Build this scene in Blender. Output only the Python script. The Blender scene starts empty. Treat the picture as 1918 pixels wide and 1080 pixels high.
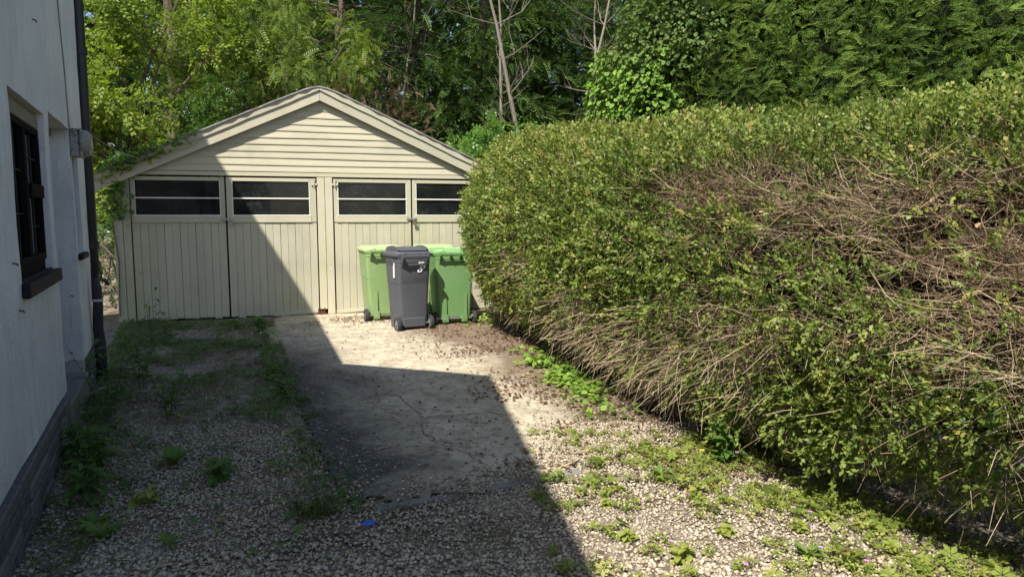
import bpy, bmesh, math, random
import numpy as np
from mathutils import Vector, Matrix

random.seed(7)
RNG = np.random.default_rng(7)
rad = math.radians
scene = bpy.context.scene
COL = scene.collection

# ------------------------------------------------------------------ camera, sky, sun, exposure
cam_d = bpy.data.cameras.new('camera')
cam_d.sensor_width = 36.0
cam_d.lens = 24.21
cam_d.clip_start = 0.05
cam_d.clip_end = 600.0
cam = bpy.data.objects.new('camera', cam_d)
COL.objects.link(cam)
cam.location = (0, 0, 1.55)
cam.rotation_euler = (rad(90 - 6.0), 0, 0)
scene.camera = cam

SUN_AZ, SUN_EL = 24.0, 51.5          # light travels towards azimuth 20 deg (from +Y to +X)
world = bpy.data.worlds.new('World')
scene.world = world
world.use_nodes = True
wn = world.node_tree
wn.nodes.clear()
w_out = wn.nodes.new('ShaderNodeOutputWorld')
w_bg = wn.nodes.new('ShaderNodeBackground')
w_sky = wn.nodes.new('ShaderNodeTexSky')
w_sky.sky_type = 'NISHITA'
w_sky.sun_disc = False
w_sky.sun_elevation = rad(SUN_EL)
w_sky.sun_rotation = rad(180 + SUN_AZ)
w_bg.inputs['Strength'].default_value = 0.098
wn.links.new(w_sky.outputs[0], w_bg.inputs['Color'])
wn.links.new(w_bg.outputs[0], w_out.inputs['Surface'])

sun_d = bpy.data.lights.new('sun', 'SUN')
sun_d.energy = 5.0
sun_d.angle = rad(0.53)
sun_d.color = (1.0, 0.94, 0.84)
sun = bpy.data.objects.new('sun', sun_d)
COL.objects.link(sun)
SUNDIR = Vector((math.sin(rad(SUN_AZ)) * math.cos(rad(SUN_EL)), math.cos(rad(SUN_AZ)) * math.cos(rad(SUN_EL)), -math.sin(rad(SUN_EL))))
sun.rotation_euler = SUNDIR.to_track_quat('-Z', 'Y').to_euler()
sun.location = (-5, -10, 20)

scene.view_settings.view_transform = 'Standard'
scene.view_settings.look = 'None'
scene.view_settings.exposure = 0.80
scene.view_settings.gamma = 1.0
scene.view_settings.use_curve_mapping = False
scene.cycles.max_bounces = 6
scene.cycles.diffuse_bounces = 3
scene.cycles.glossy_bounces = 2
scene.cycles.transmission_bounces = 3
scene.cycles.use_denoising = True
scene.cycles.denoising_input_passes = 'RGB_ALBEDO_NORMAL'
scene.cycles.denoising_prefilter = 'NONE'

# ------------------------------------------------------------------ helpers: objects
def link(name, me, mat=None, parent=None):
    o = bpy.data.objects.new(name, me)
    COL.objects.link(o)
    if mat is not None and me is not None:
        if len(me.materials) == 0:
            me.materials.append(mat)
    if parent is not None:
        o.parent = parent
    return o

def tag(o, label=None, cat=None, group=None, kind=None):
    if label: o['label'] = label
    if cat: o['category'] = cat
    if group: o['group'] = group
    if kind: o['kind'] = kind
    return o

def empty(name, loc, rz=0.0):
    o = bpy.data.objects.new(name, None)
    o.empty_display_size = 0.1
    COL.objects.link(o)
    o.location = loc
    o.rotation_euler = (0, 0, rz)
    return o

def bevel(o, w=0.004, seg=1):
    m = o.modifiers.new('bevel', 'BEVEL')
    m.width = w; m.segments = seg; m.limit_method = 'ANGLE'; m.angle_limit = rad(35)
    return o

def smooth(o):
    for p in o.data.polygons: p.use_smooth = True
    return o

class MB:
    def __init__(self): self.v = []; self.f = []
    def add(self, vs, fs):
        b = len(self.v); self.v += [tuple(x) for x in vs]; self.f += [tuple(i + b for i in f) for f in fs]
        return self
    def box(self, x0, x1, y0, y1, z0, z1):
        vs = [(x0,y0,z0),(x1,y0,z0),(x1,y1,z0),(x0,y1,z0),(x0,y0,z1),(x1,y0,z1),(x1,y1,z1),(x0,y1,z1)]
        return self.add(vs, [(0,3,2,1),(4,5,6,7),(0,1,5,4),(1,2,6,5),(2,3,7,6),(3,0,4,7)])
    def prism(self, pts, y0, y1):
        """polygon pts in (x,z), counter-clockwise seen from -y, extruded y0 (front) to y1"""
        n = len(pts)
        vs = [(x, y0, z) for x, z in pts] + [(x, y1, z) for x, z in pts]
        fs = [tuple(range(n)), tuple(range(2*n-1, n-1, -1))]
        fs += [(i, i+n, (i+1) % n + n, (i+1) % n) for i in range(n)]
        return self.add(vs, fs)
    def vprism(self, pts, z0, z1):
        n = len(pts)
        vs = [(x, y, z0) for x, y in pts] + [(x, y, z1) for x, y in pts]
        fs = [tuple(range(n-1, -1, -1)), tuple(range(n, 2*n))]
        fs += [(i, (i+1) % n, (i+1) % n + n, i+n) for i in range(n)]
        return self.add(vs, fs)
    def tube(self, pts, radii, n=6, caps=True):
        pts = [Vector(p) for p in pts]
        if not hasattr(radii, '__len__'): radii = [radii]*len(pts)
        rings = []; vs = []; fs = []
        up = Vector((0.13, 0.21, 0.97))
        for i, p in enumerate(pts):
            d = (pts[min(i+1, len(pts)-1)] - pts[max(i-1, 0)]).normalized()
            a = d.cross(up)
            if a.length < 1e-3: a = d.cross(Vector((1, 0, 0)))
            a.normalize(); b = d.cross(a).normalized()
            for k in range(n):
                t = 2*math.pi*k/n
                vs.append(p + (a*math.cos(t) + b*math.sin(t))*radii[i])
        for i in range(len(pts)-1):
            for k in range(n):
                k2 = (k+1) % n
                fs.append((i*n+k, (i+1)*n+k, (i+1)*n+k2, i*n+k2))
        if caps:
            fs.append(tuple(range(n)))
            fs.append(tuple(range(len(pts)*n-1, (len(pts)-1)*n-1, -1)))
        return self.add(vs, fs)
    def cyl(self, p0, p1, r, n=16, r1=None):
        return self.tube([p0, p1], [r, r if r1 is None else r1], n)
    def loft(self, rings, cap0=True, cap1=True):
        n = len(rings[0]); vs = [p for r in rings for p in r]; fs = []
        for i in range(len(rings)-1):
            for k in range(n):
                k2 = (k+1) % n
                fs.append((i*n+k, i*n+k2, (i+1)*n+k2, (i+1)*n+k))
        if cap0: fs.append(tuple(range(n-1, -1, -1)))
        if cap1: fs.append(tuple(range((len(rings)-1)*n, len(rings)*n)))
        return self.add(vs, fs)
    def mesh(self, name):
        me = bpy.data.meshes.new(name)
        me.from_pydata(self.v, [], self.f)
        me.update()
        return me
    def build(self, name, mat, parent=None):
        return link(name, self.mesh(name), mat, parent)

def np_mesh(name, V, F, tint=None, smooth_f=False):
    """V (n,3), F (m,k) same-size faces"""
    V = np.asarray(V, np.float32); F = np.asarray(F, np.int32)
    me = bpy.data.meshes.new(name)
    me.vertices.add(len(V)); me.vertices.foreach_set('co', V.ravel())
    k = F.shape[1]
    me.loops.add(F.size); me.loops.foreach_set('vertex_index', F.ravel())
    me.polygons.add(len(F))
    me.polygons.foreach_set('loop_start', np.arange(0, F.size, k, dtype=np.int32))
    me.update(calc_edges=True)
    if tint is not None:
        a = me.attributes.new('tint', 'FLOAT', 'POINT')
        a.data.foreach_set('value', np.asarray(tint, np.float32))
    if smooth_f:
        me.polygons.foreach_set('use_smooth', np.ones(len(F), bool))
    return me

def unit(a):
    return a / np.maximum(np.linalg.norm(a, axis=-1, keepdims=True), 1e-9)

def frames(fwd, nrm):
    X = unit(fwd); Y = unit(np.cross(nrm, X)); Z = np.cross(X, Y)
    return X, Y, Z

def scatter(T, F, pos, X, Y, Z, s, tint, leaf_of=None, jit=0.12):
    """instances of template T (k,3) faces F; returns V, F, tint"""
    T = np.asarray(T, float); F = np.asarray(F, int); N = len(pos); k = len(T)
    s = np.broadcast_to(np.asarray(s, float), (N,))
    V = pos[:, None, :] + s[:, None, None]*(T[None, :, 0:1]*X[:, None, :] + T[None, :, 1:2]*Y[:, None, :] + T[None, :, 2:3]*Z[:, None, :])
    FF = (F[None] + (np.arange(N)*k)[:, None, None]).reshape(-1, F.shape[1])
    t = np.repeat(np.asarray(tint, float)[:, None], k, 1)
    if leaf_of is not None:
        nl = max(leaf_of)+1
        j = RNG.normal(0, jit, (N, nl))
        t = t + j[:, np.asarray(leaf_of)]
    return V.reshape(-1, 3), FF, np.clip(t, 0, 1).ravel()

def merge(parts):
    Vs, Fs, Ts, b = [], [], [], 0
    for V, F, t in parts:
        Vs.append(V); Fs.append(F + b); Ts.append(t); b += len(V)
    return np.concatenate(Vs), np.concatenate(Fs), np.concatenate(Ts)

def _hash(i, j, k, seed):
    h = (i*374761393 + j*668265263 + k*2147483647 + seed*974711) & 0xffffffff
    h = ((h ^ (h >> 13))*1274126177) & 0xffffffff
    return ((h ^ (h >> 16)) & 0xffff)/65535.0

def vnoise(P, scale=1.0, seed=0):
    P = np.asarray(P, float)*scale
    I = np.floor(P).astype(np.int64); f = P - I; f = f*f*(3-2*f)
    r = 0
    for a in (0, 1):
        for b in (0, 1):
            for c in (0, 1):
                w = (f[..., 0] if a else 1-f[..., 0])*(f[..., 1] if b else 1-f[..., 1])*(f[..., 2] if c else 1-f[..., 2])
                r = r + w*_hash(I[..., 0]+a, I[..., 1]+b, I[..., 2]+c, seed)
    return r

def fnoise(P, scale, seed=0):
    return (vnoise(P, scale, seed)*0.55 + vnoise(P, scale*2.1, seed+1)*0.3 + vnoise(P, scale*4.3, seed+2)*0.15)

# ------------------------------------------------------------------ helpers: materials
class Mat:
    def __init__(self, name, rough=0.7, spec=0.3):
        self.m = bpy.data.materials.new(name); self.m.use_nodes = True
        self.t = self.m.node_tree; self.n = self.t.nodes; self.l = self.t.links
        self.p = self.n['Principled BSDF']; self.out = self.n['Material Output']
        self.p.inputs['Roughness'].default_value = rough
        self.p.inputs['Specular IOR Level'].default_value = spec
        self._c = {}
    def node(self, t, **kw):
        n = self.n.new(t)
        for k, v in kw.items(): setattr(n, k, v)
        return n
    def coord(self, kind='Object'):
        if kind not in self._c:
            if kind == 'World':
                self._c[kind] = self.node('ShaderNodeNewGeometry').outputs['Position']
            else:
                self._c[kind] = self.node('ShaderNodeTexCoord').outputs[kind]
        return self._c[kind]
    def mapped(self, scale=(1, 1, 1), kind='Object', loc=(0, 0, 0), rot=(0, 0, 0)):
        mp = self.node('ShaderNodeMapping')
        mp.inputs['Scale'].default_value = scale; mp.inputs['Location'].default_value = loc; mp.inputs['Rotation'].default_value = rot
        self.l.new(self.coord(kind), mp.inputs['Vector'])
        return mp.outputs[0]
    def noise(self, scale, detail=4, rough=0.55, vec=None, kind='World', dist=0.0):
        n = self.node('ShaderNodeTexNoise')
        n.inputs['Scale'].default_value = scale; n.inputs['Detail'].default_value = detail
        n.inputs['Roughness'].default_value = rough; n.inputs['Distortion'].default_value = dist
        self.l.new(vec if vec is not None else self.coord(kind), n.inputs['Vector'])
        return n.outputs['Fac']
    def voro(self, scale, feature='F1', out='Distance', vec=None, kind='World', rnd=1.0):
        n = self.node('ShaderNodeTexVoronoi', feature=feature)
        n.inputs['Scale'].default_value = scale; n.inputs['Randomness'].default_value = rnd
        self.l.new(vec if vec is not None else self.coord(kind), n.inputs['Vector'])
        return n.outputs[out]
    def ramp(self, fac, stops, interp='LINEAR'):
        r = self.node('ShaderNodeValToRGB'); e = r.color_ramp.elements; r.color_ramp.interpolation = interp
        while len(e) < len(stops): e.new(0.5)
        for i, (p, c) in enumerate(stops):
            e[i].position = p
            e[i].color = (c, c, c, 1) if not hasattr(c, '__len__') else (c[0], c[1], c[2], 1)
        self.l.new(fac, r.inputs[0])
        return r.outputs[0]
    def mix(self, fac, a, b, mode='MIX'):
        n = self.node('ShaderNodeMix', data_type='RGBA', blend_type=mode)
        for sock, v in ((n.inputs[0], fac), (n.inputs[6], a), (n.inputs[7], b)):
            if hasattr(v, 'is_linked'): self.l.new(v, sock)
            elif hasattr(v, '__len__'): sock.default_value = (v[0], v[1], v[2], 1)
            else: sock.default_value = v
        return n.outputs[2]
    def math(self, op, a, b=0.0, clamp=False):
        n = self.node('ShaderNodeMath', operation=op, use_clamp=clamp)
        for sock, v in ((n.inputs[0], a), (n.inputs[1], b)):
            if hasattr(v, 'is_linked'): self.l.new(v, sock)
            else: sock.default_value = v
        return n.outputs[0]
    def rnd(self):
        return self.node('ShaderNodeObjectInfo').outputs['Random']
    def attr(self, name='tint'):
        n = self.node('ShaderNodeAttribute'); n.attribute_name = name
        return n.outputs['Fac']
    def color(self, c):
        if hasattr(c, 'is_linked'): self.l.new(c, self.p.inputs['Base Color'])
        else: self.p.inputs['Base Color'].default_value = (c[0], c[1], c[2], 1)
        return self
    def roughness(self, r):
        self.l.new(r, self.p.inputs['Roughness']); return self
    def bump(self, h, strength=0.3, dist=0.01):
        b = self.node('ShaderNodeBump'); b.inputs['Strength'].default_value = strength; b.inputs['Distance'].default_value = dist
        self.l.new(h, b.inputs['Height']); self.l.new(b.outputs[0], self.p.inputs['Normal'])
        return self

def leaf_mat(name, stops, trans=0.3, rough=0.45, spec=0.4, boost=1.5):
    M = Mat(name, rough, spec)
    c = M.ramp(M.attr(), stops)
    M.color(c)
    if trans > 0:
        tr = M.node('ShaderNodeBsdfTranslucent')
        bc = M.mix(1.0, c, (boost, boost*1.05, boost*0.6), 'MULTIPLY')
        M.l.new(bc, tr.inputs['Color'])
        mx = M.node('ShaderNodeMixShader'); mx.inputs[0].default_value = trans
        M.l.new(M.p.outputs[0], mx.inputs[1]); M.l.new(tr.outputs[0], mx.inputs[2])
        M.l.new(mx.outputs[0], M.out.inputs['Surface'])
    return M.m

def paint(name, base, vary=0.08, streak=True, rough=0.65, axis='z', peel=0.0, peel_col=(0.3, 0.27, 0.22)):
    M = Mat(name, rough, 0.3)
    sc = {'z': (14, 14, 1.2), 'x': (1.2, 14, 14)}[axis]
    v = M.mapped(sc, 'World')
    n = M.noise(3.0, 5, 0.6, vec=v)
    n2 = M.noise(1.7, 4, 0.6)
    lo = tuple(x*(1-vary*1.6) for x in base); hi = tuple(min(1, x*(1+vary)) for x in base)
    c = M.mix(n, lo, hi)
    dirt = M.ramp(n2, [(0.50, 0.0), (0.74, 0.45)])
    c = M.mix(dirt, c, tuple(x*0.62 for x in base))
    c = M.mix(M.math('MULTIPLY', M.rnd(), 0.34), c, tuple(x*q for x, q in zip(base, (.66, .68, .70))))
    if axis == 'z':
        al = M.noise(1.15, 5, 0.6, vec=M.mapped((1, 1, .45), 'World', loc=(2.3, 7.1, 0)))
        c = M.mix(M.ramp(al, [(0.56, 0.0), (0.72, 0.5)]), c, (base[0]*.72, base[1]*.80, base[2]*.5))
        wt = M.noise(3.2, 6, 0.7, vec=M.mapped((9, 9, .35), 'World', loc=(1, 4, 2)))
        c = M.mix(M.ramp(wt, [(0.63, 0.0), (0.72, 0.55)]), c, (base[0]*.5, base[1]*.5, base[2]*.52))
    if peel:
        pn = M.noise(5.5, 6, 0.65, vec=M.mapped({'z': (5, 5, 0.8), 'x': (0.8, 5, 5)}[axis], 'World', loc=(3, 1, 5)))
        c = M.mix(M.ramp(pn, [(0.66-peel, 0.0), (0.69-peel, 1.0)]), c, peel_col)
    M.color(c)
    M.bump(n, 0.25, 0.004)
    return M.m

# materials used widely
m_black = Mat('black_plastic', 0.45, 0.5).color((0.012, 0.012, 0.014)).m
def plain(name, c, rough=0.6, spec=0.3, vary=0.15, scale=8.0, bump=0.0, metal=0.0):
    M = Mat(name, rough, spec)
    n = M.noise(scale, 5, 0.6)
    M.color(M.mix(n, tuple(x*(1-vary) for x in c), tuple(min(1, x*(1+vary)) for x in c)))
    M.p.inputs['Metallic'].default_value = metal
    if bump: M.bump(M.noise(scale*6, 4), bump, 0.004)
    return M.m
# ------------------------------------------------------------------ layout curves (metres, world)
WAZ = rad(-26.5)
WD = np.array([math.sin(WAZ), math.cos(WAZ)])            # along the house wall, away from the camera
WN = np.array([math.cos(WAZ), -math.sin(WAZ)])           # out of the wall, over the yard
W0 = np.array([-2.19, 2.86])
def wall_x(y): return W0[0] + (np.asarray(y) - W0[1])*WD[0]/WD[1]

SLAB_L = np.array([(-3.55, 9.85), (-3.24, 9.0), (-2.5, 7.2), (-1.75, 5.52), (-1.26, 4.37), (-0.89, 3.56)])
def slab_left(y): return np.interp(y, SLAB_L[::-1, 1], SLAB_L[::-1, 0])
def slab_front(x): return np.interp(x, [-0.9, -0.24, 0.16, 1.0, 1.6], [3.55, 3.72, 3.96, 4.5, 4.9])
HB = np.array([(3.4, -1.2), (2.95, 0.6), (2.5, 1.9), (2.1, 2.9), (1.78, 3.6), (1.5, 4.3), (1.1, 5.3), (0.76, 6.35), (0.33, 7.75), (-0.12, 9.25)])
def hedge_x(y): return np.interp(y, HB[:, 1], HB[:, 0])

# ------------------------------------------------------------------ ground, driveway
def m_ground():
    M = Mat('ground_dirt_and_gravel', 0.9, 0.15)
    n = M.noise(1.3, 6, 0.6); nf = M.noise(9, 6, 0.65)
    peb = M.voro(55, 'F1', 'Color')
    pb = M.node('ShaderNodeSeparateColor'); M.l.new(peb, pb.inputs[0])
    stone = M.ramp(pb.outputs[0], [(0.0, (0.17, 0.14, 0.11)), (0.5, (0.30, 0.26, 0.2)), (1.0, (0.46, 0.41, 0.33))])
    soil = M.ramp(nf, [(0.3, (0.075, 0.056, 0.038)), (0.7, (0.17, 0.13, 0.09))])
    f = M.ramp(M.math('ADD', M.math('MULTIPLY', n, 0.6), M.math('MULTIPLY', nf, 0.4)), [(0.42, 0.0), (0.58, 0.75)])
    M.color(M.mix(f, soil, stone))
    M.bump(M.voro(55, 'F1', 'Distance'), 0.6, 0.01)
    return M.m
xs = np.concatenate([[-150, -60, -25, -12], np.arange(-7, 6, 0.14), [8, 14, 30, 70, 150]])
ys = np.concatenate([[-60, -20, -8], np.arange(-3, 13, 0.14), [15, 20, 28, 45, 80, 160, 300]])
gx, gy = np.meshgrid(xs, ys, indexing='ij')
gz = (fnoise(np.stack([gx, gy, gx*0], -1), 1.6, 3)-0.5)*0.025
gz[(gx < -7) | (gx > 5.8) | (gy > 12.5) | (gy < -3)] = 0
nx, ny = gx.shape
idx = np.arange(nx*ny).reshape(nx, ny)
gF = np.stack([idx[:-1, :-1], idx[1:, :-1], idx[1:, 1:], idx[:-1, 1:]], -1).reshape(-1, 4)
o = link('ground', np_mesh('ground', np.stack([gx, gy, gz], -1).reshape(-1, 3), gF, smooth_f=True), m_ground())
tag(o, 'bare ground of soil and fine gravel under the yard and garden', kind='structure')

def m_slab():
    M = Mat('stained_concrete', 0.88, 0.2)
    geo = M.coord('World')
    sep = M.node('ShaderNodeSeparateXYZ'); M.l.new(geo, sep.inputs[0])
    n1 = M.noise(1.1, 6, 0.62, dist=0.6); n2 = M.noise(5, 6, 0.65); n3 = M.noise(38, 4, 0.7)
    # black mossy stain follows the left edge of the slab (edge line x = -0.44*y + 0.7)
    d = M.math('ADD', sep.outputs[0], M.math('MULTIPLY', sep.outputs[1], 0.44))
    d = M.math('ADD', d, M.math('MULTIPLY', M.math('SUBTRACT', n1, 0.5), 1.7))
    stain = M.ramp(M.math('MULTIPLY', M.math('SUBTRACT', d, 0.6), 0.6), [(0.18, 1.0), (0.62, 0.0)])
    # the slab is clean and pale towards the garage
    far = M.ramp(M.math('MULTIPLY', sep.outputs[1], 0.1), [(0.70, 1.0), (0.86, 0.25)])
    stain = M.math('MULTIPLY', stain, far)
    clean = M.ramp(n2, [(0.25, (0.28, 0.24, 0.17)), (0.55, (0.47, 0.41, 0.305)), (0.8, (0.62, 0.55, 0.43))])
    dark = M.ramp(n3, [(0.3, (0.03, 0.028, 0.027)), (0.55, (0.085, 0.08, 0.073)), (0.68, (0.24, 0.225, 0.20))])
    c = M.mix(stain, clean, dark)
    # brown leaf mould to the right, by the hedge
    e = M.math('ADD', d, 0.0)
    br = M.ramp(M.math('MULTIPLY', M.math('SUBTRACT', M.math('ADD', e, M.math('MULTIPLY', n2, 0.9)), 2.6), 0.5), [(0.24, 0.0), (0.48, 0.85)])
    c = M.mix(br, c, M.ramp(n3, [(0.3, (0.07, 0.045, 0.03)), (0.6, (0.17, 0.115, 0.075)), (0.8, (0.36, 0.3, 0.22))]))
    sp = M.ramp(M.noise(75, 3, 0.6), [(0.64, 0.0), (0.7, 0.7)])
    c = M.mix(sp, c, (0.5, 0.46, 0.39))
    dk = M.ramp(M.noise(21, 5, 0.7), [(0.52, 0.0), (0.66, 0.75)])
    c = M.mix(dk, c, (0.09, 0.07, 0.05))
    M.color(c)
    M.bump(M.math('ADD', n3, M.math('MULTIPLY', n2, 2.0)), 0.5, 0.008)
    return M.m
# slab as a fine grid trimmed to a ragged outline
def slab_inside(x, y):
    nz = (fnoise(np.stack([x, y, x*0+1], -1), 5, 11)-0.5)
    return (x > slab_left(y)+0.06*nz) & (y > slab_front(x)+0.30*nz) & (y < 11.3) & (x < hedge_x(y)+0.7)
st = 0.05
sx = np.arange(-3.9, 2.4, st); sy = np.arange(3.4, 11.3, st)
px, py = np.meshgrid(sx, sy, indexing='ij')
pz = 0.018 + (fnoise(np.stack([px, py, px*0], -1), 1.4, 5)-0.5)*0.012
ix = np.arange(px.size).reshape(px.shape)
cells = slab_inside(px[:-1, :-1]+st/2, py[:-1, :-1]+st/2)
F = np.stack([ix[:-1, :-1], ix[1:, :-1], ix[1:, 1:], ix[:-1, 1:]], -1)[cells]
used, inv = np.unique(F, return_inverse=True)
V = np.stack([px, py, pz], -1).reshape(-1, 3)[used]
o = link('driveway', np_mesh('driveway', V, inv.reshape(-1, 4), smooth_f=True), m_slab())
tag(o, 'stained concrete drive running up to the garage doors', kind='structure')
driveway = o

# cracks in the concrete: thin dark raised-free seams with soil in them
m_soil = plain('dark_soil', (0.035, 0.027, 0.02), 0.95, 0.1, 0.4, 30)
def ribbon(mb, pts, w, z):
    pts = [Vector((p[0], p[1], z)) for p in pts]
    L = []; R_ = []
    for i, p in enumerate(pts):
        d = (pts[min(i+1, len(pts)-1)]-pts[max(i-1, 0)]).normalized()
        s = Vector((-d.y, d.x, 0))*w*(0.5+random.random()*0.9)
        L.append(p+s); R_.append(p-s)
    n = len(pts)
    mb.add(L+R_, [(i, i+n, i+n+1, i+1) for i in range(n-1)])
def wander(a, b, n, amp):
    a = Vector(a); b = Vector(b); d = (b-a); s = Vector((-d.y, d.x)).normalized()
    out = []
    off = 0
    for i in range(n+1):
        t = i/n; off = off*0.6+random.uniform(-amp, amp)*1.4
        out.append(a+d*t+s*off*math.sin(math.pi*min(1, t*1.2+0.05)))
    return out
mb = MB()
CR = [((-1.30, 6.35), (-0.78, 5.35), 14, .05), ((-0.78, 5.35), (-0.62, 4.72), 10, .04), ((-0.62, 4.72), (-0.1, 4.45), 10, .03),
      ((-1.30, 6.35), (-2.3, 7.1), 14, .05), ((-0.70, 5.1), (0.4, 5.3), 14, .04), ((-0.6, 4.7), (-0.15, 4.1), 12, .05), ((-3.2, 8.6), (-0.6, 9.2), 20, .03)]
for a, b, n, am in CR: ribbon(mb, wander(a, b, n*2, am), 0.0026, 0.0275)
o = mb.build('crack', m_soil, driveway)

# thin concrete edging strip along the near end of the drive
m_conc = plain('edging_concrete', (0.20, 0.19, 0.18), 0.9, 0.2, 0.3, 14, 0.4)
e0 = Vector((-0.72, 3.50, 0)); e1 = Vector((0.42, 4.04, 0))
ed = (e1-e0).normalized(); es = Vector((-ed.y, ed.x, 0))
mb = MB()
for k in range(4):
    a = e0+ed*(k*0.315); b = a+ed*0.309
    pts = [a-es*0.03, b-es*0.03, b+es*0.03, a+es*0.03]
    m1 = MB().vprism([(p.x, p.y) for p in pts], -0.05, 0.018+0.006*math.sin(k*2.1+2.5))
    q = m1.build('edging_block', m_conc, driveway); bevel(q, 0.006)

# ------------------------------------------------------------------ house
HZ = math.atan2(WD[1], WD[0])
house = empty('house', (W0[0], W0[1], 0), HZ)
tag(house, 'white rendered cottage side wall with dark windows and a door recess', 'house')
def to_house(p):
    d = np.array([p[0]-W0[0], p[1]-W0[1]])
    return (float(d@WD), float(-(d@WN)), p[2])

def m_render():
    M = Mat('white_render', 0.85, 0.15)
    n = M.noise(2.2, 6, 0.6); nf = M.noise(42, 4, 0.65)
    v = M.mapped((9, 9, 0.7), 'World')
    stv = M.noise(2.6, 5, 0.6, vec=v)
    c = M.ramp(n, [(0.3, (0.60, 0.60, 0.595)), (0.7, (0.76, 0.76, 0.755))])
    c = M.mix(M.ramp(stv, [(0.52, 0.0), (0.76, 0.5)]), c, (0.33, 0.32, 0.30))
    pn = M.noise(9, 6, 0.7, vec=M.mapped((2.5, 2.5, 0.8), 'World', loc=(4, 2, 1)))
    c = M.mix(M.ramp(pn, [(0.67, 0.0), (0.73, 0.75)]), c, (0.26, 0.25, 0.24))
    M.color(c)
    M.bump(M.math('ADD', M.math('MULTIPLY', n, 3.0), M.math('MULTIPLY', nf, 0.8)), 0.7, 0.014)
    return M.m
m_wall = m_render()
# cell mesher: walls with openings, thickness in local +y (inwards)
def cells_wall(tb, zb, yb, solid, noise=0.006):
    tb, zb, yb = np.array(tb), np.array(zb), np.array(yb)
    nt, nz, ny = len(tb)-1, len(zb)-1, len(yb)-1
    S = np.zeros((nt+2, ny+2, nz+2), bool)
    for i in range(nt):
        for j in range(ny):
            for k in range(nz):
                S[i+1, j+1, k+1] = solid((tb[i]+tb[i+1])/2, (yb[j]+yb[j+1])/2, (zb[k]+zb[k+1])/2)
    vid = {}; vs = []; fs = []
    def vert(i, j, k):
        key = (i, j, k)
        if key not in vid:
            vid[key] = len(vs); vs.append((tb[i], yb[j], zb[k]))
        return vid[key]
    for i in range(nt):
        for j in range(ny):
            for k in range(nz):
                if not S[i+1, j+1, k+1]: continue
                if not S[i, j+1, k+1]: fs.append([vert(*q) for q in ((i,j,k),(i,j,k+1),(i,j+1,k+1),(i,j+1,k))])
                if not S[i+2, j+1, k+1]: fs.append([vert(*q) for q in ((i+1,j,k),(i+1,j+1,k),(i+1,j+1,k+1),(i+1,j,k+1))])
                if not S[i+1, j, k+1]: fs.append([vert(*q) for q in ((i,j,k),(i+1,j,k),(i+1,j,k+1),(i,j,k+1))])
                if not S[i+1, j+2, k+1]: fs.append([vert(*q) for q in ((i,j+1,k),(i,j+1,k+1),(i+1,j+1,k+1),(i+1,j+1,k))])
                if not S[i+1, j+1, k]: fs.append([vert(*q) for q in ((i,j,k),(i,j+1,k),(i+1,j+1,k),(i+1,j,k))])
                if not S[i+1, j+1, k+2]: fs.append([vert(*q) for q in ((i,j,k+1),(i+1,j,k+1),(i+1,j+1,k+1),(i,j+1,k+1))])
    P = np.array(vs)
    for ax in range(3):
        P[:, ax] += (fnoise(np.array(vs), 2.6, 20+ax*7)-0.5)*2*noise
    return P, np.array(fs)
WIN1 = (0.74, 1.88, 1.20, 2.20)     # t0, t1, z0, z1
REC = (2.06, 3.20, 0.25, 2.25)
WIN2 = (3.30, 3.72, 1.24, 2.06)
T_END = 4.22
TB = sorted(set(list(np.round(np.arange(-1.0, T_END, 0.13), 3)) + [WIN1[0], WIN1[1], REC[0], REC[1], WIN2[0], WIN2[1], T_END, -1.07]))
ZB = sorted(set(list(np.round(np.arange(0.34, 3.60, 0.13), 3)) + [WIN1[2], WIN1[3], REC[2]+.09, REC[3], WIN2[2], WIN2[3], 0.34, 3.66]))
TB = [t for i, t in enumerate(TB) if i == 0 or t-TB[i-1] > 0.012 or t in (WIN1[0], WIN1[1], REC[0], REC[1], WIN2[0], WIN2[1], T_END)]
YB = [0.0, 0.1, 0.2, 0.34, 0.5]
def wall_solid(t, y, z):
    for (a, b, c, d), dep in ((WIN1, 0.34), (REC, 0.5), (WIN2, 0.34)):
        if a < t < b and c < z < d and y < dep: return False
    return True
V, F = cells_wall(TB, ZB, YB, wall_solid, 0.007)
# slight arch to the head of the near window: front edge rises in the middle
o = link('wall', np_mesh('house_wall', V, F), m_wall, house)
smooth(o)
md = o.modifiers.new('split', 'EDGE_SPLIT'); md.split_angle = rad(50)

# plinth of stone blocks under the render, each block a part
m_stone = Mat('plinth_stone', 0.9, 0.2)
m_stone.color(m_stone.mix(m_stone.math('MULTIPLY', m_stone.rnd(), 0.7), m_stone.ramp(m_stone.noise(14, 5, 0.65), [(0.3, (0.07, 0.068, 0.072)), (0.7, (0.16, 0.15, 0.15))]), (0.2, 0.18, 0.17)))
m_stone.bump(m_stone.noise(26, 5, 0.7), 0.6, 0.012); m_stone = m_stone.m
m_mortar = plain('lime_mortar', (0.40, 0.385, 0.36), 0.95, 0.1, 0.25, 20, 0.4)
mb = MB(); mb.box(-1.07, REC[0], 0.012, 0.48, -0.1, 0.336); mb.box(REC[1], T_END, 0.012, 0.48, -0.1, 0.336); mb.box(REC[0], REC[1], 0.2, 0.48, -0.1, 0.248)
plinth = mb.build('plinth', m_mortar, house)
for row in range(4):
    z0 = -0.02+row*0.089
    t = -1.05+0.13*(row % 2)
    while t < T_END-0.1:
        L = random.uniform(0.22, 0.34)
        t2 = min(t+L, T_END-0.005)
        if not (t < REC[1] and t2 > REC[0]):
            b = MB().box(t, t2-0.018, -0.018-random.random()*0.012, 0.03, z0+random.random()*0.004, z0+0.069+random.random()*0.006).build('plinth_block', m_stone, plinth)
            bevel(b, 0.007)
        t = t2
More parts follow.
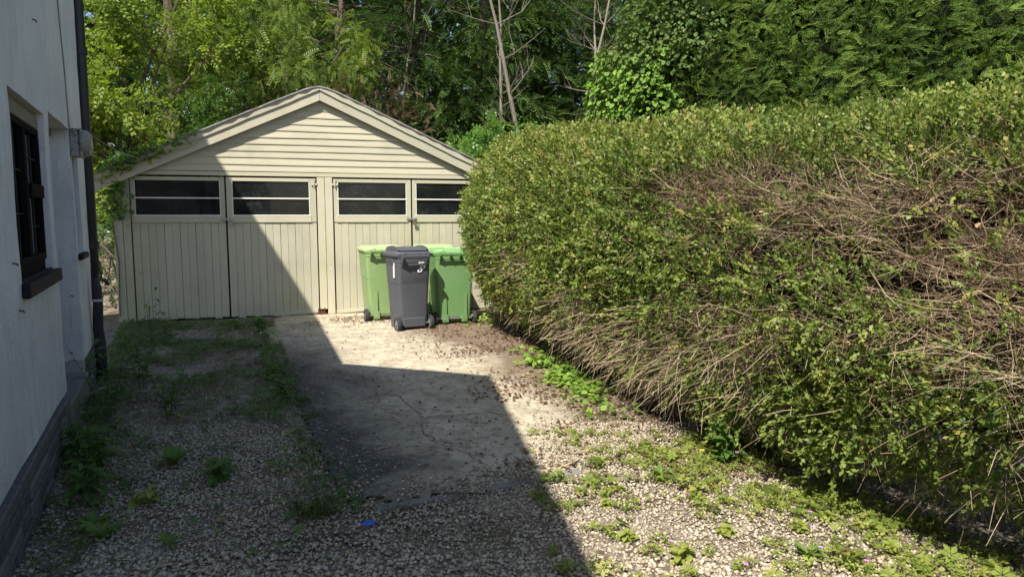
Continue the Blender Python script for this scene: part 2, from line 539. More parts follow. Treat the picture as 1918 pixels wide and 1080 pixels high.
stp = MB().box(REC[0]+0.01, REC[1]-0.01, -0.03, 0.3, -0.05, 0.245).build('doorstep', m_conc, house); bevel(stp, 0.012)

# windows
m_frame = plain('dark_brown_frame', (0.012, 0.0105, 0.0105), 0.85, 0.05, 0.2, 6)
m_trim = plain('weathered_timber', (0.20, 0.18, 0.14), 0.7, 0.3, 0.2, 6)
def m_glass(name, dust=0.12, tint=(0.012, 0.014, 0.016)):
    M = Mat(name, 0.06, 0.32)
    n = M.noise(3.5, 6, 0.65); n2 = M.noise(24, 4, 0.7)
    d = M.math('MULTIPLY', M.ramp(n, [(0.42, 0.0), (0.8, 1.0)]), M.ramp(n2, [(0.45, 0.1), (0.7, 1.0)]))
    M.color(M.mix(M.math('MULTIPLY', d, dust), tint, (0.42, 0.42, 0.40)))
    M.roughness(M.ramp(d, [(0.0, 0.05), (1.0, 0.5)]))
    return M.m
def m_clear(name):
    M = Mat(name, 0.04, 0.5)
    tr = M.node('ShaderNodeBsdfTransparent'); tr.inputs['Color'].default_value = (.55, .58, .58, 1)
    gl = M.node('ShaderNodeBsdfGlossy'); gl.inputs['Roughness'].default_value = .04
    fr = M.node('ShaderNodeFresnel'); fr.inputs['IOR'].default_value = 1.5
    mx = M.node('ShaderNodeMixShader'); M.l.new(fr.outputs[0], mx.inputs[0]); M.l.new(tr.outputs[0], mx.inputs[1]); M.l.new(gl.outputs[0], mx.inputs[2])
    M.l.new(mx.outputs[0], M.out.inputs['Surface'])
    return M.m
m_glass_h = m_clear('leaded_window_glass')
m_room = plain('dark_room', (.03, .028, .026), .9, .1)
m_curtain = plain('net_curtain', (0.30, 0.31, 0.33), 0.9, 0.1, 0.2, 20)
m_lead = plain('lead_came', (0.05, 0.05, 0.055), 0.8, 0.1, 0.2, 30)
def house_window(t0, t1, z0, z1, y, leaves, transom, label=None):
    fr = MB()
    w = 0.055
    fr.box(t0, t1, y, y+0.07, z1-w-0.03, z1); fr.box(t0, t1, y, y+0.07, z0, z0+w+0.02)
    fr.box(t0, t0+w, y, y+0.07, z0+w+0.02, z1-w-0.03); fr.box(t1-w, t1, y, y+0.07, z0+w+0.02, z1-w-0.03)
    wnd = fr.build('window', m_frame, house); bevel(wnd, 0.004)
    if label: wnd['label'] = label
    n = leaves
    step = (t1-t0-2*w)/n
    for i in range(n):
        a = t0+w+i*step; b = a+step
        cs = MB(); q = 0.04; zt, zb = z1-w-0.032, z0+w+0.022
        cs.box(a+.003, b-.003, y-0.018, y+0.05, zt-q, zt); cs.box(a+.003, b-.003, y-0.018, y+0.05, zb, zb+q)
        cs.box(a+.003, a+q, y-0.018, y+0.05, zb+q, zt-q); cs.box(b-q, b-.003, y-0.018, y+0.05, zb+q, zt-q)
        zs = [(zb+q, zt-q)]
        if transom and i == n-1:
            zm = zb+(zt-zb)*0.52
            cs.box(a+q, b-q, y-0.034, y+0.05, zm-0.04, zm+0.04)
            zs = [(zb+q, zm-0.045), (zm+0.045, zt-q)]
        c = cs.build('casement', m_frame, wnd); bevel(c, 0.004)
        for za, zz in zs:
            MB().box(a+q, b-q, y+0.012, y+0.018, za, zz).build('pane', m_glass_h, wnd)
            ld = MB()
            nx_, nz_ = 3, max(2, int((zz-za)/0.19))
            for k in range(1, nx_):
                xx = a+q+(b-a-2*q)*k/nx_; ld.box(xx-.003, xx+.003, y+0.006, y+0.0115, za, zz)
            for k in range(1, nz_):
                z_ = za+(zz-za)*k/nz_; ld.box(a+q, b-q, y+0.0045, y+0.0118, z_-.003, z_+.003)
            ld.build('leading', m_lead, wnd)
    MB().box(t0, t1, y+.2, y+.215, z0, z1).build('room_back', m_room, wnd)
    cu = MB(); nf = 26; xs_ = np.linspace(t0+.3*(t1-t0), t1-.02, nf); vs = []
    for i, xx in enumerate(xs_):
        yy = y+.13+.012*math.sin(i*1.9); vs += [(xx, yy, z0+.02), (xx, yy, z1-.08)]
    cu.add(vs, [(2*i, 2*i+2, 2*i+3, 2*i+1) for i in range(nf-1)]); cu.build('curtain', m_curtain, wnd)
    return wnd
house_window(WIN1[0], WIN1[1], WIN1[2], WIN1[3]-0.02, 0.045, 2, True, 'leaded dark-framed casement window with transom light')
# pale timber head above the near window
hd = MB().box(WIN1[0]+.01, WIN1[1]-.01, 0.035, 0.044, WIN1[3]-0.10, WIN1[3]-0.018).build('window_head', m_trim, house); bevel(hd, 0.004)
sl = MB().prism([(WIN1[0]-0.02, WIN1[2]-0.075), (WIN1[1]+0.05, WIN1[2]-0.075), (WIN1[1]+0.05, WIN1[2]+0.006), (WIN1[0]-0.02, WIN1[2]+0.006)], -0.04, 0.0)
sl.box(WIN1[0]+0.004, WIN1[1]-0.004, 0.0, 0.044, WIN1[2]-0.005, WIN1[2]+0.012)
sill = sl.build('window_sill', plain('dark_sill', (0.022, 0.020, 0.023), 0.7, 0.12, 0.3, 8), house); bevel(sill, 0.012, 2)
house_window(WIN2[0], WIN2[1], WIN2[2], WIN2[3]-0.02, 0.06, 1, False, 'narrow dark-framed window beside the downpipe')
s2 = MB().box(WIN2[0]-0.03, WIN2[1]+0.03, -0.04, 0.06, WIN2[2]-0.06, WIN2[2]-0.008).build('window_sill', sill.data.materials[0], house); bevel(s2, 0.01)
# door deep in the recess, timber over it
dm = plain('dark_door', (0.03, 0.035, 0.04), 0.5, 0.4, 0.2, 5)
dr = MB().box(REC[0]+.05, REC[1]-.05, 0.44, 0.49, 0.26, 2.1)
for a in (0, 1):
    for b in (0, 1):
        x0 = REC[0]+.15+a*.44; dr.box(x0, x0+.36, 0.425, 0.439, .3+b*.85, 1.0+b*.95)
door = dr.build('door', dm, house); bevel(door, 0.006)
MB().cyl((REC[0]+.14, 0.42, 1.08), (REC[0]+.14, 0.35, 1.08), 0.025, 10).build('handle', plain('dull_brass', (0.3, 0.22, 0.1), 0.35, 0.5, 0.1, 9, 0, 1.0), door)
tb_ = MB().box(REC[0]+.004, REC[1]-.004, 0.12, 0.26, 2.19, 2.245).build('lintel_beam', m_trim, house); bevel(tb_, 0.006)
# upper storey and roofs (unseen above the frame; shaped to cast the yard's shadow)
m_tile = plain('roof_tile', (0.12, 0.085, 0.07), 0.8, 0.2, 0.4, 5, 0.4)
def up_ray(sx_, sy_, sz_, h):
    k = (h-sz_)/math.tan(rad(SUN_EL))
    return (sx_-k*math.sin(rad(SUN_AZ)), sy_-k*math.cos(rad(SUN_AZ)), h)
K_w = up_ray(-3.03, 10.22, 0, 4.06); C_w = up_ray(-4.47, 10.32, 2.49, 6.3)
P1 = to_house(up_ray(-1.77, 7.12, 0, 3.66)); K = to_house(K_w)
PC = to_house(tuple(K_w[i]+(C_w[i]-K_w[i])*2.15 for i in range(3)))
P2 = to_house(up_ray(-.16, 6.55, 0, 5.6)); P3 = to_house(up_ray(.72, .60, 0, 5.6))
mb = MB()
b0 = (P1[0], 5.6, 3.66); b1 = (K[0]-0.3, 6.2, 3.66)
vs = [P1, K, PC, b1, b0]
mb.add(vs, [(0, 1, 2), (1, 3, 2), (0, 2, 4), (2, 3, 4), (0, 4, 3, 1)])
rf = mb.build('roof', m_tile, house)
MB().tube([(P1[0], P1[1]+.12, 3.60), (K[0]-.05, K[1]+.12, 3.96)], 0.04, 8).build('gutter', m_black, rf)
# unseen tall end nearer the camera, gabled to fit its shadow edge
mb = MB()
mb.prism([(P2[0], 3.664), (P1[0], 3.664), (P2[0], 5.6)], 0.004, 3.4)
L3 = P3
q = [(P2[0]-0.002, max(0.004, P2[1])), (P2[0]-0.002, 4.0), (L3[0]-1.5, L3[1]+4.0), (L3[0], L3[1])]
mb.vprism(q, -0.1, 5.48)
up = mb.build('unseen_upper_wall', m_wall, house)
MB().vprism([(P2[0]+0.0, 0.02), (P2[0], 4.0), (L3[0]-1.5, L3[1]+4.0), (L3[0], L3[1]+.0)], 5.482, 5.6).build('roof', m_tile, house)

# cable clipped to the wall, hooks, gouges
m_cable = plain('weathered_cable', (0.22, 0.22, 0.22), 0.6, 0.3)
cb = MB(); pts = []
for i in range(24):
    z = 3.64-i*0.06
    pts.append((2.86+0.012*math.sin(i*.5)+i*.0145, -0.008, z))
cb.tube(pts, 0.005, 5)
cb.build('wall_cable', m_cable, house)
for t, z in ((0.55, 1.32), (0.62, 1.08), (1.7, 2.75), (2.6, 0.95)):
    MB().tube([(t, 0.0, z), (t, -0.018, z-.004), (t+.012, -0.02, z-.012)], 0.005, 5).build('wall_hook', plain('rusty_hook', (0.12, 0.08, 0.06), 0.8), house)
# black rainwater downpipe on the far corner
pt = T_END+0.07
dp = MB().tube([(pt, -0.02, 3.95), (pt, -0.02, 1.12), (pt+.03, -0.02, 1.04), (pt+0.10, -0.01, 0.82), (pt+.12, -0.01, 0.72)], 0.052, 14).build('downpipe', plain('black_downpipe', (0.014, 0.015, 0.018), 0.42, 0.5, 0.3, 5), house)
smooth(dp); dp.modifiers.new('s', 'EDGE_SPLIT').split_angle = rad(50)
for z in (1.27, 3.1):
    cl = MB().tube([(pt, -0.02, z-.035), (pt, -0.02, z+.035)], 0.063, 14).build('collar', m_black, dp)
    MB().box(T_END+.002, pt+.02, 0.02, 0.06, z-.02, z+.02).build('bracket', m_black, dp)
cl = MB().tube([(pt+.015, -0.02, 1.10), (pt+.04, -0.019, 1.01)], 0.064, 14).build('collar', m_black, dp)

# ribbed bulkhead lamp
lamp = empty('wall_lamp', (0, 0, 0), HZ)
lamp.location = (W0[0]+WD[0]*3.21, W0[1]+WD[1]*3.21, 2.12)
tag(lamp, 'dirty old bulkhead lamp with ribbed plastic cover under the upper wall', 'lamp')
m_lampbox = Mat('grimy_white_metal', 0.6, 0.3); m_lampbox.color(m_lampbox.mix(m_lampbox.ramp(m_lampbox.noise(26, 5, .7), [(0.48, 0.0), (0.62, 0.8)]), (0.30, 0.30, 0.29), (0.06, 0.055, 0.05))); m_lampbox = m_lampbox.m
lamp.scale = (.85, .9, .85)
b = MB().box(-0.02, 0.15, -0.075, -0.002, -0.10, 0.17).build('back_box', m_lampbox, lamp); bevel(b, 0.01)
b = MB().box(-0.03, 0.16, -0.10, -0.078, -0.11, 0.175).build('rim', m_lampbox, lamp); bevel(b, 0.006)
rings = []
for i, (d, s) in enumerate(((0.101, 1.0), (0.125, 0.97), (0.15, .9), (0.168, .7), (0.175, .35))):
    r = []
    for k in range(28):
        a = 2*math.pi*k/28; rr = 1+0.035*(k % 2)
        r.append((0.065+0.085*s*rr*math.cos(a)*(1 if abs(math.cos(a)) < .9 else 1), -d, 0.032+0.128*s*rr*math.sin(a)))
    rings.append(r)
MB().loft(rings, True, True).build('ribbed_cover', plain('yellowed_plastic', (0.27, 0.265, 0.21), 0.4, 0.4, 0.4, 22), lamp)

# garden tap on a lagged standpipe at the far corner
tap = empty('garden_tap', (W0[0]+WD[0]*3.95+WN[0]*0.065, W0[1]+WD[1]*3.95+WN[1]*0.065, 0.2), HZ)
tag(tap, 'outdoor tap on a lagged standpipe at the cottage corner', 'tap')
m_lag = plain('grey_pipe_lagging', (0.045, 0.042, 0.045), 0.9, 0.2, 0.5, 25, 0.6)
mb = MB(); mb.tube([(0, 0, -0.22), (0.0, 0, .15), (-.01, 0.01, .3), (0, 0.0, .5), (0.0, 0, 0.70)], [.05, .05, .046, .044, .042], 10)
smooth(mb.build('standpipe', m_lag, tap))
MB().tube([(0, 0, .70), (0, 0, .75), (0.03, -.03, .76), (0.07, -.07, .74), (.09, -.09, .70)], [.024, .022, .02, .02, .018], 8).build('tap_body', plain('old_tap_metal', (0.05, 0.05, 0.055), 0.4, 0.5, .3, 20), tap)
MB().cyl((0.04, -.04, .77), (0.04, -.04, .81), .008, 8).build('spindle', m_black, tap)
MB().box(0.0, 0.08, -.048, -.032, .81, .826).build('handle', m_black, tap)
MB().tube([(0, 0, .555), (0, 0, .575)], .049, 10).build('pipe_clip', plain('white_clip', (0.55, 0.55, 0.55), .5), tap)
# ------------------------------------------------------------------ garage
GAZ = rad(74)
GA = np.array([-5.72, 9.93])
GU = np.array([math.sin(GAZ), math.cos(GAZ)])
garage = empty('garage', (GA[0], GA[1], 0), math.atan2(GU[1], GU[0]))
tag(garage, 'cream painted timber double garage with four boarded doors and low gable', 'garage')
def to_world_g(s, y, z): return Vector((GA[0]+GU[0]*s-GU[1]*y, GA[1]+GU[1]*s+GU[0]*y, z))
CREAM = (0.46, 0.432, 0.325)
m_plank = paint('cream_paint_upright', CREAM, 0.07, axis='z', peel=0.0)
m_board = paint('cream_paint_lap', (0.475, 0.44, 0.325), 0.06, axis='x')
m_barge = paint('cream_paint_flaking', (0.46, 0.43, 0.325), 0.10, axis='x', peel=0.015)
m_white = paint('white_glazing_paint', (0.70, 0.69, 0.62), 0.06, axis='x')
m_post = paint('cream_paint_worn_post', (0.53, 0.485, 0.36), 0.08, axis='z', peel=0.03, peel_col=(0.52, 0.50, 0.44))
m_dark = plain('dark_interior', (0.02, 0.018, 0.016), 0.95, 0.05)
m_garglass = m_glass('dusty_garage_glass', 0.13, (0.008, 0.009, 0.010))
m_metal = plain('galvanised_metal', (0.42, 0.42, 0.43), 0.35, 0.5, 0.2, 30, 0, 0.9)
WTOT = 5.8; MID = 2.9; BOT = 0.02; TOP = 2.13
WINZ0, WINZ1 = 1.555, 2.055
def roof_z(s): 
    d = abs(s-MID); return 3.525-0.452*math.sqrt(d*d+0.014)

# doors
plank_me = {}
def make_door(s0, s1, ws0, ws1, n, label):
    dcar = MB().box(s0+.03, s1-.03, 0.045, 0.06, BOT+.05, WINZ0-.06).build('door', m_dark, garage)
    dcar['label'] = label
    # frame: stiles and rails
    b = MB().box(s0+.006, ws0, 0.0, 0.044, WINZ0-0.10, TOP-.006).build('stile', m_plank, dcar); bevel(b, .004)
    b = MB().box(ws1, s1-.006, 0.0, 0.044, WINZ0-0.10, TOP-.006).build('stile', m_plank, dcar); bevel(b, .004)
    b = MB().box(ws0+.001, ws1-.001, -0.002, 0.044, WINZ1+.012, TOP-.01).build('rail', m_board, dcar); bevel(b, .004)
    b = MB().box(ws0-.02, ws1+.02, -0.008, 0.044, WINZ0-0.105, WINZ0-.008).build('rail', m_board, dcar); bevel(b, .005)
    # glazing
    zm = (WINZ0+WINZ1)/2+.008
    g = MB().box(ws0-.004, ws1+.004, 0.018, 0.023, WINZ0-.01, zm-.004).build('pane', m_garglass, dcar)
    g = MB().box(ws0-.004, ws1+.004, 0.019, 0.024, zm+.004, WINZ1+.014).build('pane', m_garglass, dcar)
    b = MB().box(ws0-.012, ws1+.012, -0.006, 0.017, zm-.010, zm+.010).build('glazing_bar', m_white, dcar); bevel(b, .003)
    b = MB().box(ws0-.006, ws1+.006, -0.012, 0.016, WINZ0-.0075, WINZ0+.012).build('glazing_bead', m_white, dcar); bevel(b, .003)
    for x in (ws0, ws1-.012):
        b = MB().box(x, x+.012, -0.003, 0.017, WINZ0+.0125, WINZ1+.01).build('glazing_bead', m_white, dcar)
    # boards
    key = (round(s1-s0, 3), n)
    w = (s1-s0-.012)/n
    if key not in plank_me:
        pl = MB().box(-w/2+.0014, w/2-.0014, -0.0, 0.022, 0, 1)
        plank_me[key] = pl.mesh('plank')
        plank_me[key].materials.append(m_plank)
    for i in range(n):
        o = bpy.data.objects.new('plank', plank_me[key]); COL.objects.link(o); o.parent = dcar
        drop = random.uniform(-.012, .012)
        o.location = (s0+.006+w*(i+.5), 0.010+random.uniform(-.0025, .0025), BOT+drop)
        o.scale = (1, 1, WINZ0-0.10-BOT-drop-.004)
        o.rotation_euler = (0, random.uniform(-.001, .001), 0)
        bevel(o, .0035)
    return dcar
make_door(.23, 1.505, .285, 1.44, 12, 'shaded left-hand door beside the cottage')
make_door(1.515, 2.815, 1.60, 2.715, 12, 'second door from the left crossed by the shadow edge')
make_door(3.065, 4.275, 3.13, 4.20, 11, 'third door from the left behind the green bin')
make_door(4.285, 5.50, 4.345, 5.42, 11, 'right-hand door half hidden by the hedge')
# posts, corner boards, header, bottom rails
def gpart(name, mb, mat, bev=.004):
    o = mb.build(name, mat, garage)
    if bev: bevel(o, bev)
    return o
gpart('post', MB().box(2.825, 2.937, -.012, .06, 0.10, 2.14), m_post)
gpart('post', MB().box(2.943, 3.055, -.016, .06, 0.02, 2.14), m_post)
gpart('corner_board', MB().prism([(0, 0), (.115, 0), (.115, 2.14), (0, 2.09)], -.010, .03), m_plank)
gpart('corner_board', MB().box(.12, .222, -.004, .03, 0, 2.14), m_plank)
gpart('corner_board', MB().box(5.508, 5.65, -.008, .03, 0, 2.14), m_plank)
gpart('corner_board', MB().prism([(5.655, 0), (5.8, 0), (5.8, 2.09), (5.655, 2.14)], -.012, .03), m_plank)
gpart('header_board', MB().box(.2, 5.6, -.018, .04, 2.145, 2.205), m_board)
gpart('bottom_rail', MB().prism([(2.15, .012), (2.81, 0.045), (2.81, .105), (2.15, .075)], -.006, .009), m_board)
gpart('bottom_rail', MB().prism([(3.07, .02), (4.25, 0.075), (4.25, .125), (3.07, .075)], -.008, .009), m_board)
# rotten foot of the post
rot = Mat('rotten_wood', .95, .1); rot.color(rot.ramp(rot.noise(40, 5, .7, vec=rot.mapped((3, 3, .6), 'World')), [(.3, (.02, .012, .008)), (.55, (.14, .06, .03)), (.75, (.35, .22, .12))])); rot = rot.m
mb = MB()
for k in range(9):
    x = 2.775+k*.016+random.uniform(-.003, .003)
    mb.box(x, x+.013, -.02+random.uniform(-.01, .012), .03, -.01, random.uniform(.05, .13))
gpart('rotten_foot', mb, rot, 0)
gpart('rotten_foot', MB().box(2.96, 3.05, .0, .03, -.01, .05), rot, 0)
# hinges
for x0, x1 in ((2.735, 2.83), (3.045, 3.14)):
    mb = MB(); mb.box(x0, x1, -.024, -.0165, 2.02, 2.05); mb.cyl(((x0+x1)/2, -.026, 1.99), ((x0+x1)/2, -.026, 2.12), .008, 8)
    gpart('hinge', mb, m_post, 0)
# weatherboards
nb = 11; z = 2.21; hstep = (3.33-2.21)/nb
for i in range(nb):
    z0 = z+i*hstep; z1 = z0+hstep+.012
    hw0 = (3.38-z0)/.452; hw1 = max(.02, (3.38-z1)/.452)
    if hw0 < .1: break
    vs = []; fs = []
    N = 14
    sag = random.uniform(.002, .007) if i < nb-2 else .012
    ph = random.uniform(0, 6)
    for k in range(N+1):
        u = k/N*2-1
        dz = sag*math.sin(u*3.1+ph)
        dy = random.uniform(-.0015, .0015)
        a = MID+u*min(hw0, 2.75); b = MID+u*min(hw1, 2.75)
        vs += [(a, -.023+dy, z0+dz), (a, .0, z0+dz+.001), (b, .004, z1+dz), (b, -.009+dy, z1+dz), (a, -.0235+dy, z0+dz+.014)]
    for k in range(N):
        b0, b1 = k*5, k*5+5
        for q, r in ((0, 1), (1, 2), (2, 3), (3, 4), (4, 0)):
            fs.append((b0+q, b0+r, b1+r, b1+q))
    fs += [(4, 3, 2, 1, 0), tuple(N*5+j for j in range(5))]
    o = MB().add(vs, fs).build('weatherboard', m_board, garage)
# bargeboards following the roof edge, each a mitred plank, with a thin top trim
def strip(svals, ztop, zbot, y0, y1):
    vs = []; fs = []
    for s in svals:
        t, b = ztop(s), zbot(s)
        vs += [(s, y0, t), (s, y0, b), (s, y1, b), (s, y1, t)]
    n = len(svals)
    for k in range(n-1):
        a, c = k*4, k*4+4
        for q in range(4):
            r = (q+1) % 4
            fs.append((a+q, a+r, c+r, c+q))
    fs += [(3, 2, 1, 0), tuple((n-1)*4+j for j in range(4))]
    return MB().add(vs, fs)
LS = list(np.linspace(-.19, MID-.002, 22)); RS = list(np.linspace(MID+.002, WTOT+.19, 22))
straight = lambda s: 3.445-.452*abs(s-MID)
wob = lambda s: .004*math.sin(s*7.3)+.003*math.sin(s*17.1+1)
for S in (LS, RS):
    gpart('bargeboard', strip(S, lambda s: straight(s)-.004+wob(s)*.3, lambda s: straight(s)-.160, -.105, -.080), m_barge, 0)
    gpart('barge_trim', strip(S, lambda s: roof_z(s)-.004, lambda s: straight(s)-.014+wob(s), -.128, -.1065), m_barge, 0)
# small mitre blocks beside the ridge
# roof
m_roof = Mat('weathered_roofing_felt', .9, .2)
m_roof.color(m_roof.ramp(m_roof.noise(7, 6, .7), [(.3, (.12, .11, .10)), (.55, (.25, .24, .23)), (.75, (.42, .41, .40))])); m_roof.bump(m_roof.noise(30, 4, .7), .5, .01); m_roof = m_roof.m
S = list(np.linspace(-.26, WTOT+.26, 61))
jag = [random.uniform(-.012, .012) for _ in S]
vs = []; fs = []
for i, s in enumerate(S):
    zt = roof_z(s)+.022; zb = roof_z(s)
    for y, zz in ((-.15+jag[i], zt), (-.15+jag[i], zb), (5.7, zb), (5.7, zt)): vs.append((s, y, zz+random.uniform(-.002, .002)))
for k in range(len(S)-1):
    a, c = k*4, k*4+4
    for q in range(4):
        r = (q+1) % 4
        fs.append((a+q, a+r, c+r, c+q))
fs += [(3, 2, 1, 0), tuple((len(S)-1)*4+j for j in range(4))]
o = MB().add(vs, fs).build('roof', m_roof, garage); rf_g = o
smooth(o); o.modifiers.new('s', 'EDGE_SPLIT').split_angle = rad(40)
# walls behind
mb = MB(); mb.box(.01, .06, .032, 5.5, -.05, 2.08); mb.box(5.74, 5.79, .032, 5.5, -.05, 2.08)
gpart('side_wall', mb, m_plank, 0)
mb = MB(); mb.prism([(.06, -.05), (5.74, -.05), (5.74, 2.08), (MID, 3.33), (.06, 2.08)], 5.4, 5.45)
gpart('back_wall', mb, m_plank, 0)
mb = MB(); mb.prism([(.3, 2.2), (5.5, 2.2), (MID, 3.36)], .008, .02); mb.box(.06, 5.74, .07, .075, 0.0, 1.5)
gpart('gable_lining', mb, m_dark, 0)
# hasps on the doors, with padlocks hanging from them
def hasp(s, z):
    mb = MB(); mb.box(s-.085, s+.035, -.016, -.009, z-.016, z+.016); mb.box(s+.02, s+.075, -.02, -.0095, z-.02, z+.02)
    mb.cyl((s-.07, -.02, z), (s+.05, -.02, z), .006, 8)
    gpart('hasp', mb, m_metal, .002)
def padlock(s, z, col, label, tilt):
    r = empty('padlock', to_world_g(s+.045, -.036, z), math.atan2(GU[1], GU[0]))
    r.rotation_euler = (0, tilt, math.atan2(GU[1], GU[0]))
    tag(r, label, 'padlock', 'padlocks on the garage doors')
    pts = [(-.018, 0, -.045)]+[(-.018*math.cos(a), 0, -.012+.018*math.sin(a)) for a in np.linspace(0, math.pi, 7)]+[(.018, 0, -.045)]
    MB().tube(pts, .0045, 6).build('shackle', m_metal, r)
    b = MB().box(-.028, .028, -.013, .013, -.095, -.044).build('lock_body', col, r); bevel(b, .005)
hasp(1.51, 1.50); padlock(1.51, 1.50, m_metal, 'steel padlock on the shaded pair of garage doors', -.35)
hasp(4.28, 1.50); padlock(4.28, 1.50, plain('brass', (.42, .27, .12), .35, .5, .2, 20, 0, .9), 'brass padlock on the sunlit pair of garage doors', .05)

# slack cable from the lamp to the bargeboard
ca = Vector((lamp.location.x+.1, lamp.location.y+.08, 2.24)); cbv = to_world_g(.85, -.135, straight(.85)-.03)
pts = []
for i in range(15):
    t = i/14; p = ca.lerp(cbv, t); p.z -= .24*4*t*(1-t)*(.7 if t < .5 else 1)
    pts.append(p)
for i in range(1, 9):
    s = .85+i*.055; pts.append(to_world_g(s, -.137, straight(s)-.03-.05*math.sin(i/8*math.pi*1.1)))
o = MB().tube(pts, .0045, 5).build('overhead_cable', m_cable)
tag(o, 'thin grey cable strung from the wall lamp to the garage bargeboard', 'cable')

# ------------------------------------------------------------------ wheelie bins
def rrect(w, y0, y1, z, r, n=4):
    pts = []
    for cx, cy, a0 in ((w-r, y1-r, 0), (-w+r, y1-r, 90), (-w+r, y0+r, 180), (w-r, y0+r, 270)):
        for k in range(n+1):
            a = rad(a0+90*k/n); pts.append((cx+r*math.cos(a), cy+r*math.sin(a), z))
    return pts
m_tyre = plain('bin_tyre', (0.03, 0.03, 0.032), .7, .3, .3, 20, .2)
m_hub = plain('bin_hub', (0.16, 0.16, 0.17), .5, .4, .3, 20)
m_axle = plain('bin_axle', (0.35, 0.34, 0.33), .4, .5, .2, 20, 0, .8)
m_sticker = plain('white_sticker', (0.75, 0.75, 0.73), .5, .4, .08, 20)
m_print = plain('grey_print', (0.2, 0.2, 0.2), .6)
m_markpaint = plain('white_marker_paint', (0.78, 0.78, 0.76), .7, .2, .06, 40)
def plastic(name, c, fade):
    M = Mat(name, .42, .45)
    n = M.noise(5, 5, .6); n2 = M.noise(2.2, 3, .5)
    c1 = M.mix(M.ramp(n, [(.3, 0.0), (.75, 0.5)]), c, tuple(x*.85 for x in c))
    c1 = M.mix(M.ramp(n2, [(.35, 0.0), (.7, 0.55)]), c1, fade)
    sc = M.noise(60, 3, .7, vec=M.mapped((6, 6, .7), 'World'))
    c1 = M.mix(M.ramp(sc, [(.60, 0.0), (.72, .5)]), c1, tuple(min(1, x*1.6+.04) for x in c))
    M.color(c1); M.roughness(M.ramp(n, [(.3, .36), (.7, .55)])); M.bump(n, .1, .01)
    return M.m
def wheelie_bin(loc, rz, W, D, H, body_m, lid_m, label, style):
    """local -y is the wheel and handle side"""
    r = empty('wheelie_bin', (loc[0], loc[1], 0.02), rz)
    tag(r, label, 'bin', 'wheelie bins by the garage doors')
    hw, hd = W/2, D/2
    R = .10
    zs = [(0.0, .80), (.10, .815), (.30, .85), (.62, .905), (.622, .925), (.85, .955), (H-.13, .97)]
    rings = []
    for z, k in zs:
        yb = -hd*(.86+.1*z); yf = hd*(.72+.26*z/(H-.13))
        if z < .05: yb += .10
        rings.append(rrect(hw*k, yb, yf, z, .045))
    rr = rings[-1]
    rings.append(rrect(hw*.985, -hd*.97, hd*.99, H-.125, .05)); rings.append(rrect(hw*.99, -hd*.97, hd*.995, H-.075, .05))
    rings.append(rrect(hw*1.03, -hd*.985, hd*1.03, H-.073, .05)); rings.append(rrect(hw*1.03, -hd*.985, hd*1.03, H-.05, .05))
    body = MB().loft(rings).build('body', body_m, r)
    smooth(body); body.modifiers.new('s', 'EDGE_SPLIT').split_angle = rad(28)
    # comb of ribs under the rim, on both sides and the wheel side corners
    mb = MB()
    for sx_ in (-1, 1):
        for k in range(5):
            y = -hd*.7+k*hd*.33
            mb.box(sx_*hw*.96-.012, sx_*hw*.96+.012, y, y+.03 if k % 2 else y+.012, H-.17, H-.076)
    mb.build('rim_rib', body_m, body)
    yb = -hd*.96
    # lower panel and wheel arch block on the wheel side
    pw = hw*.42
    mb = MB()
    if style == 'green':
        for x0, x1 in ((-pw-.05, -pw), (pw, pw+.05)):
            mb.add([(x0, -hd*.915, .05), (x1, -hd*.915, .05), (x1, -hd*.945, .45), (x0, -hd*.945, .45), (x0, -hd*.86-.035, .05), (x1, -hd*.86-.035, .05), (x1, -hd*.945, .45), (x0, -hd*.945, .45)],
                   [(4, 5, 6, 7), (0, 4, 7, 3), (1, 2, 6, 5), (0, 1, 5, 4)])
        mb.box(-hw*.62, -pw*.8, -hd*.95, -hd*.8, .03, .14); mb.box(pw*.8, hw*.62, -hd*.95, -hd*.8, .03, .14)
    else:
        mb.box(-hw*.64, hw*.64, -hd*.93, -hd*.7, .035, .16)
    b = mb.build('wheel_housing', body_m, body)
    bevel(b, .008)
    # axle and wheels
    wy, wz = -hd*.84, R-.02+.0
    MB().cyl((-hw-.0, wy, wz), (hw+.0, wy, wz), .013, 10).build('axle', m_axle, r)
    for sx_ in (-1, 1):
        x = sx_*(hw-.005)
        ty = MB(); prof = [(-.026, R-.03), (-.026, R-.008), (-.016, R), (.016, R), (.026, R-.008), (.026, R-.03)]
        n = 22; vs = []; fs = []
        for k in range(n):
            a = 2*math.pi*k/n
            for dx, rr_ in prof: vs.append((x+dx, wy+rr_*math.cos(a), wz+rr_*math.sin(a)))
        m = len(prof)
        for k in range(n):
            k2 = (k+1) % n
            for q in range(m): fs.append((k*m+q, k*m+(q+1) % m, k2*m+(q+1) % m, k2*m+q))
        w = ty.add(vs, fs).build('wheel', m_tyre, r); smooth(w); w.modifiers.new('s', 'EDGE_SPLIT').split_angle = rad(35)
        hb = MB(); hb.cyl((x-.018, wy, wz), (x+.018, wy, wz), R-.028, 18); hb.cyl((x-.03, wy, wz), (x+.03, wy, wz), .022, 10)
        for k in range(6):
            a = 2*math.pi*k/6; hb.box(x-.022, x+.022, wy+.04*math.cos(a)-.006, wy+.04*math.cos(a)+.006, wz+.04*math.sin(a)-.006, wz+.04*math.sin(a)+.006)
        hb.build('hub', m_hub, w)
    # handle: bar behind the lid hinge with end brackets and gussets
    hy = -hd-.065; hz = H-.045
    hwid = hw*.74
    mb = MB(); mb.tube([(-hwid, hy, hz), (hwid, hy, hz)], .017, 10)
    br = [-hwid, hwid] + ([-hwid*.33, hwid*.33] if style == 'green' else [])
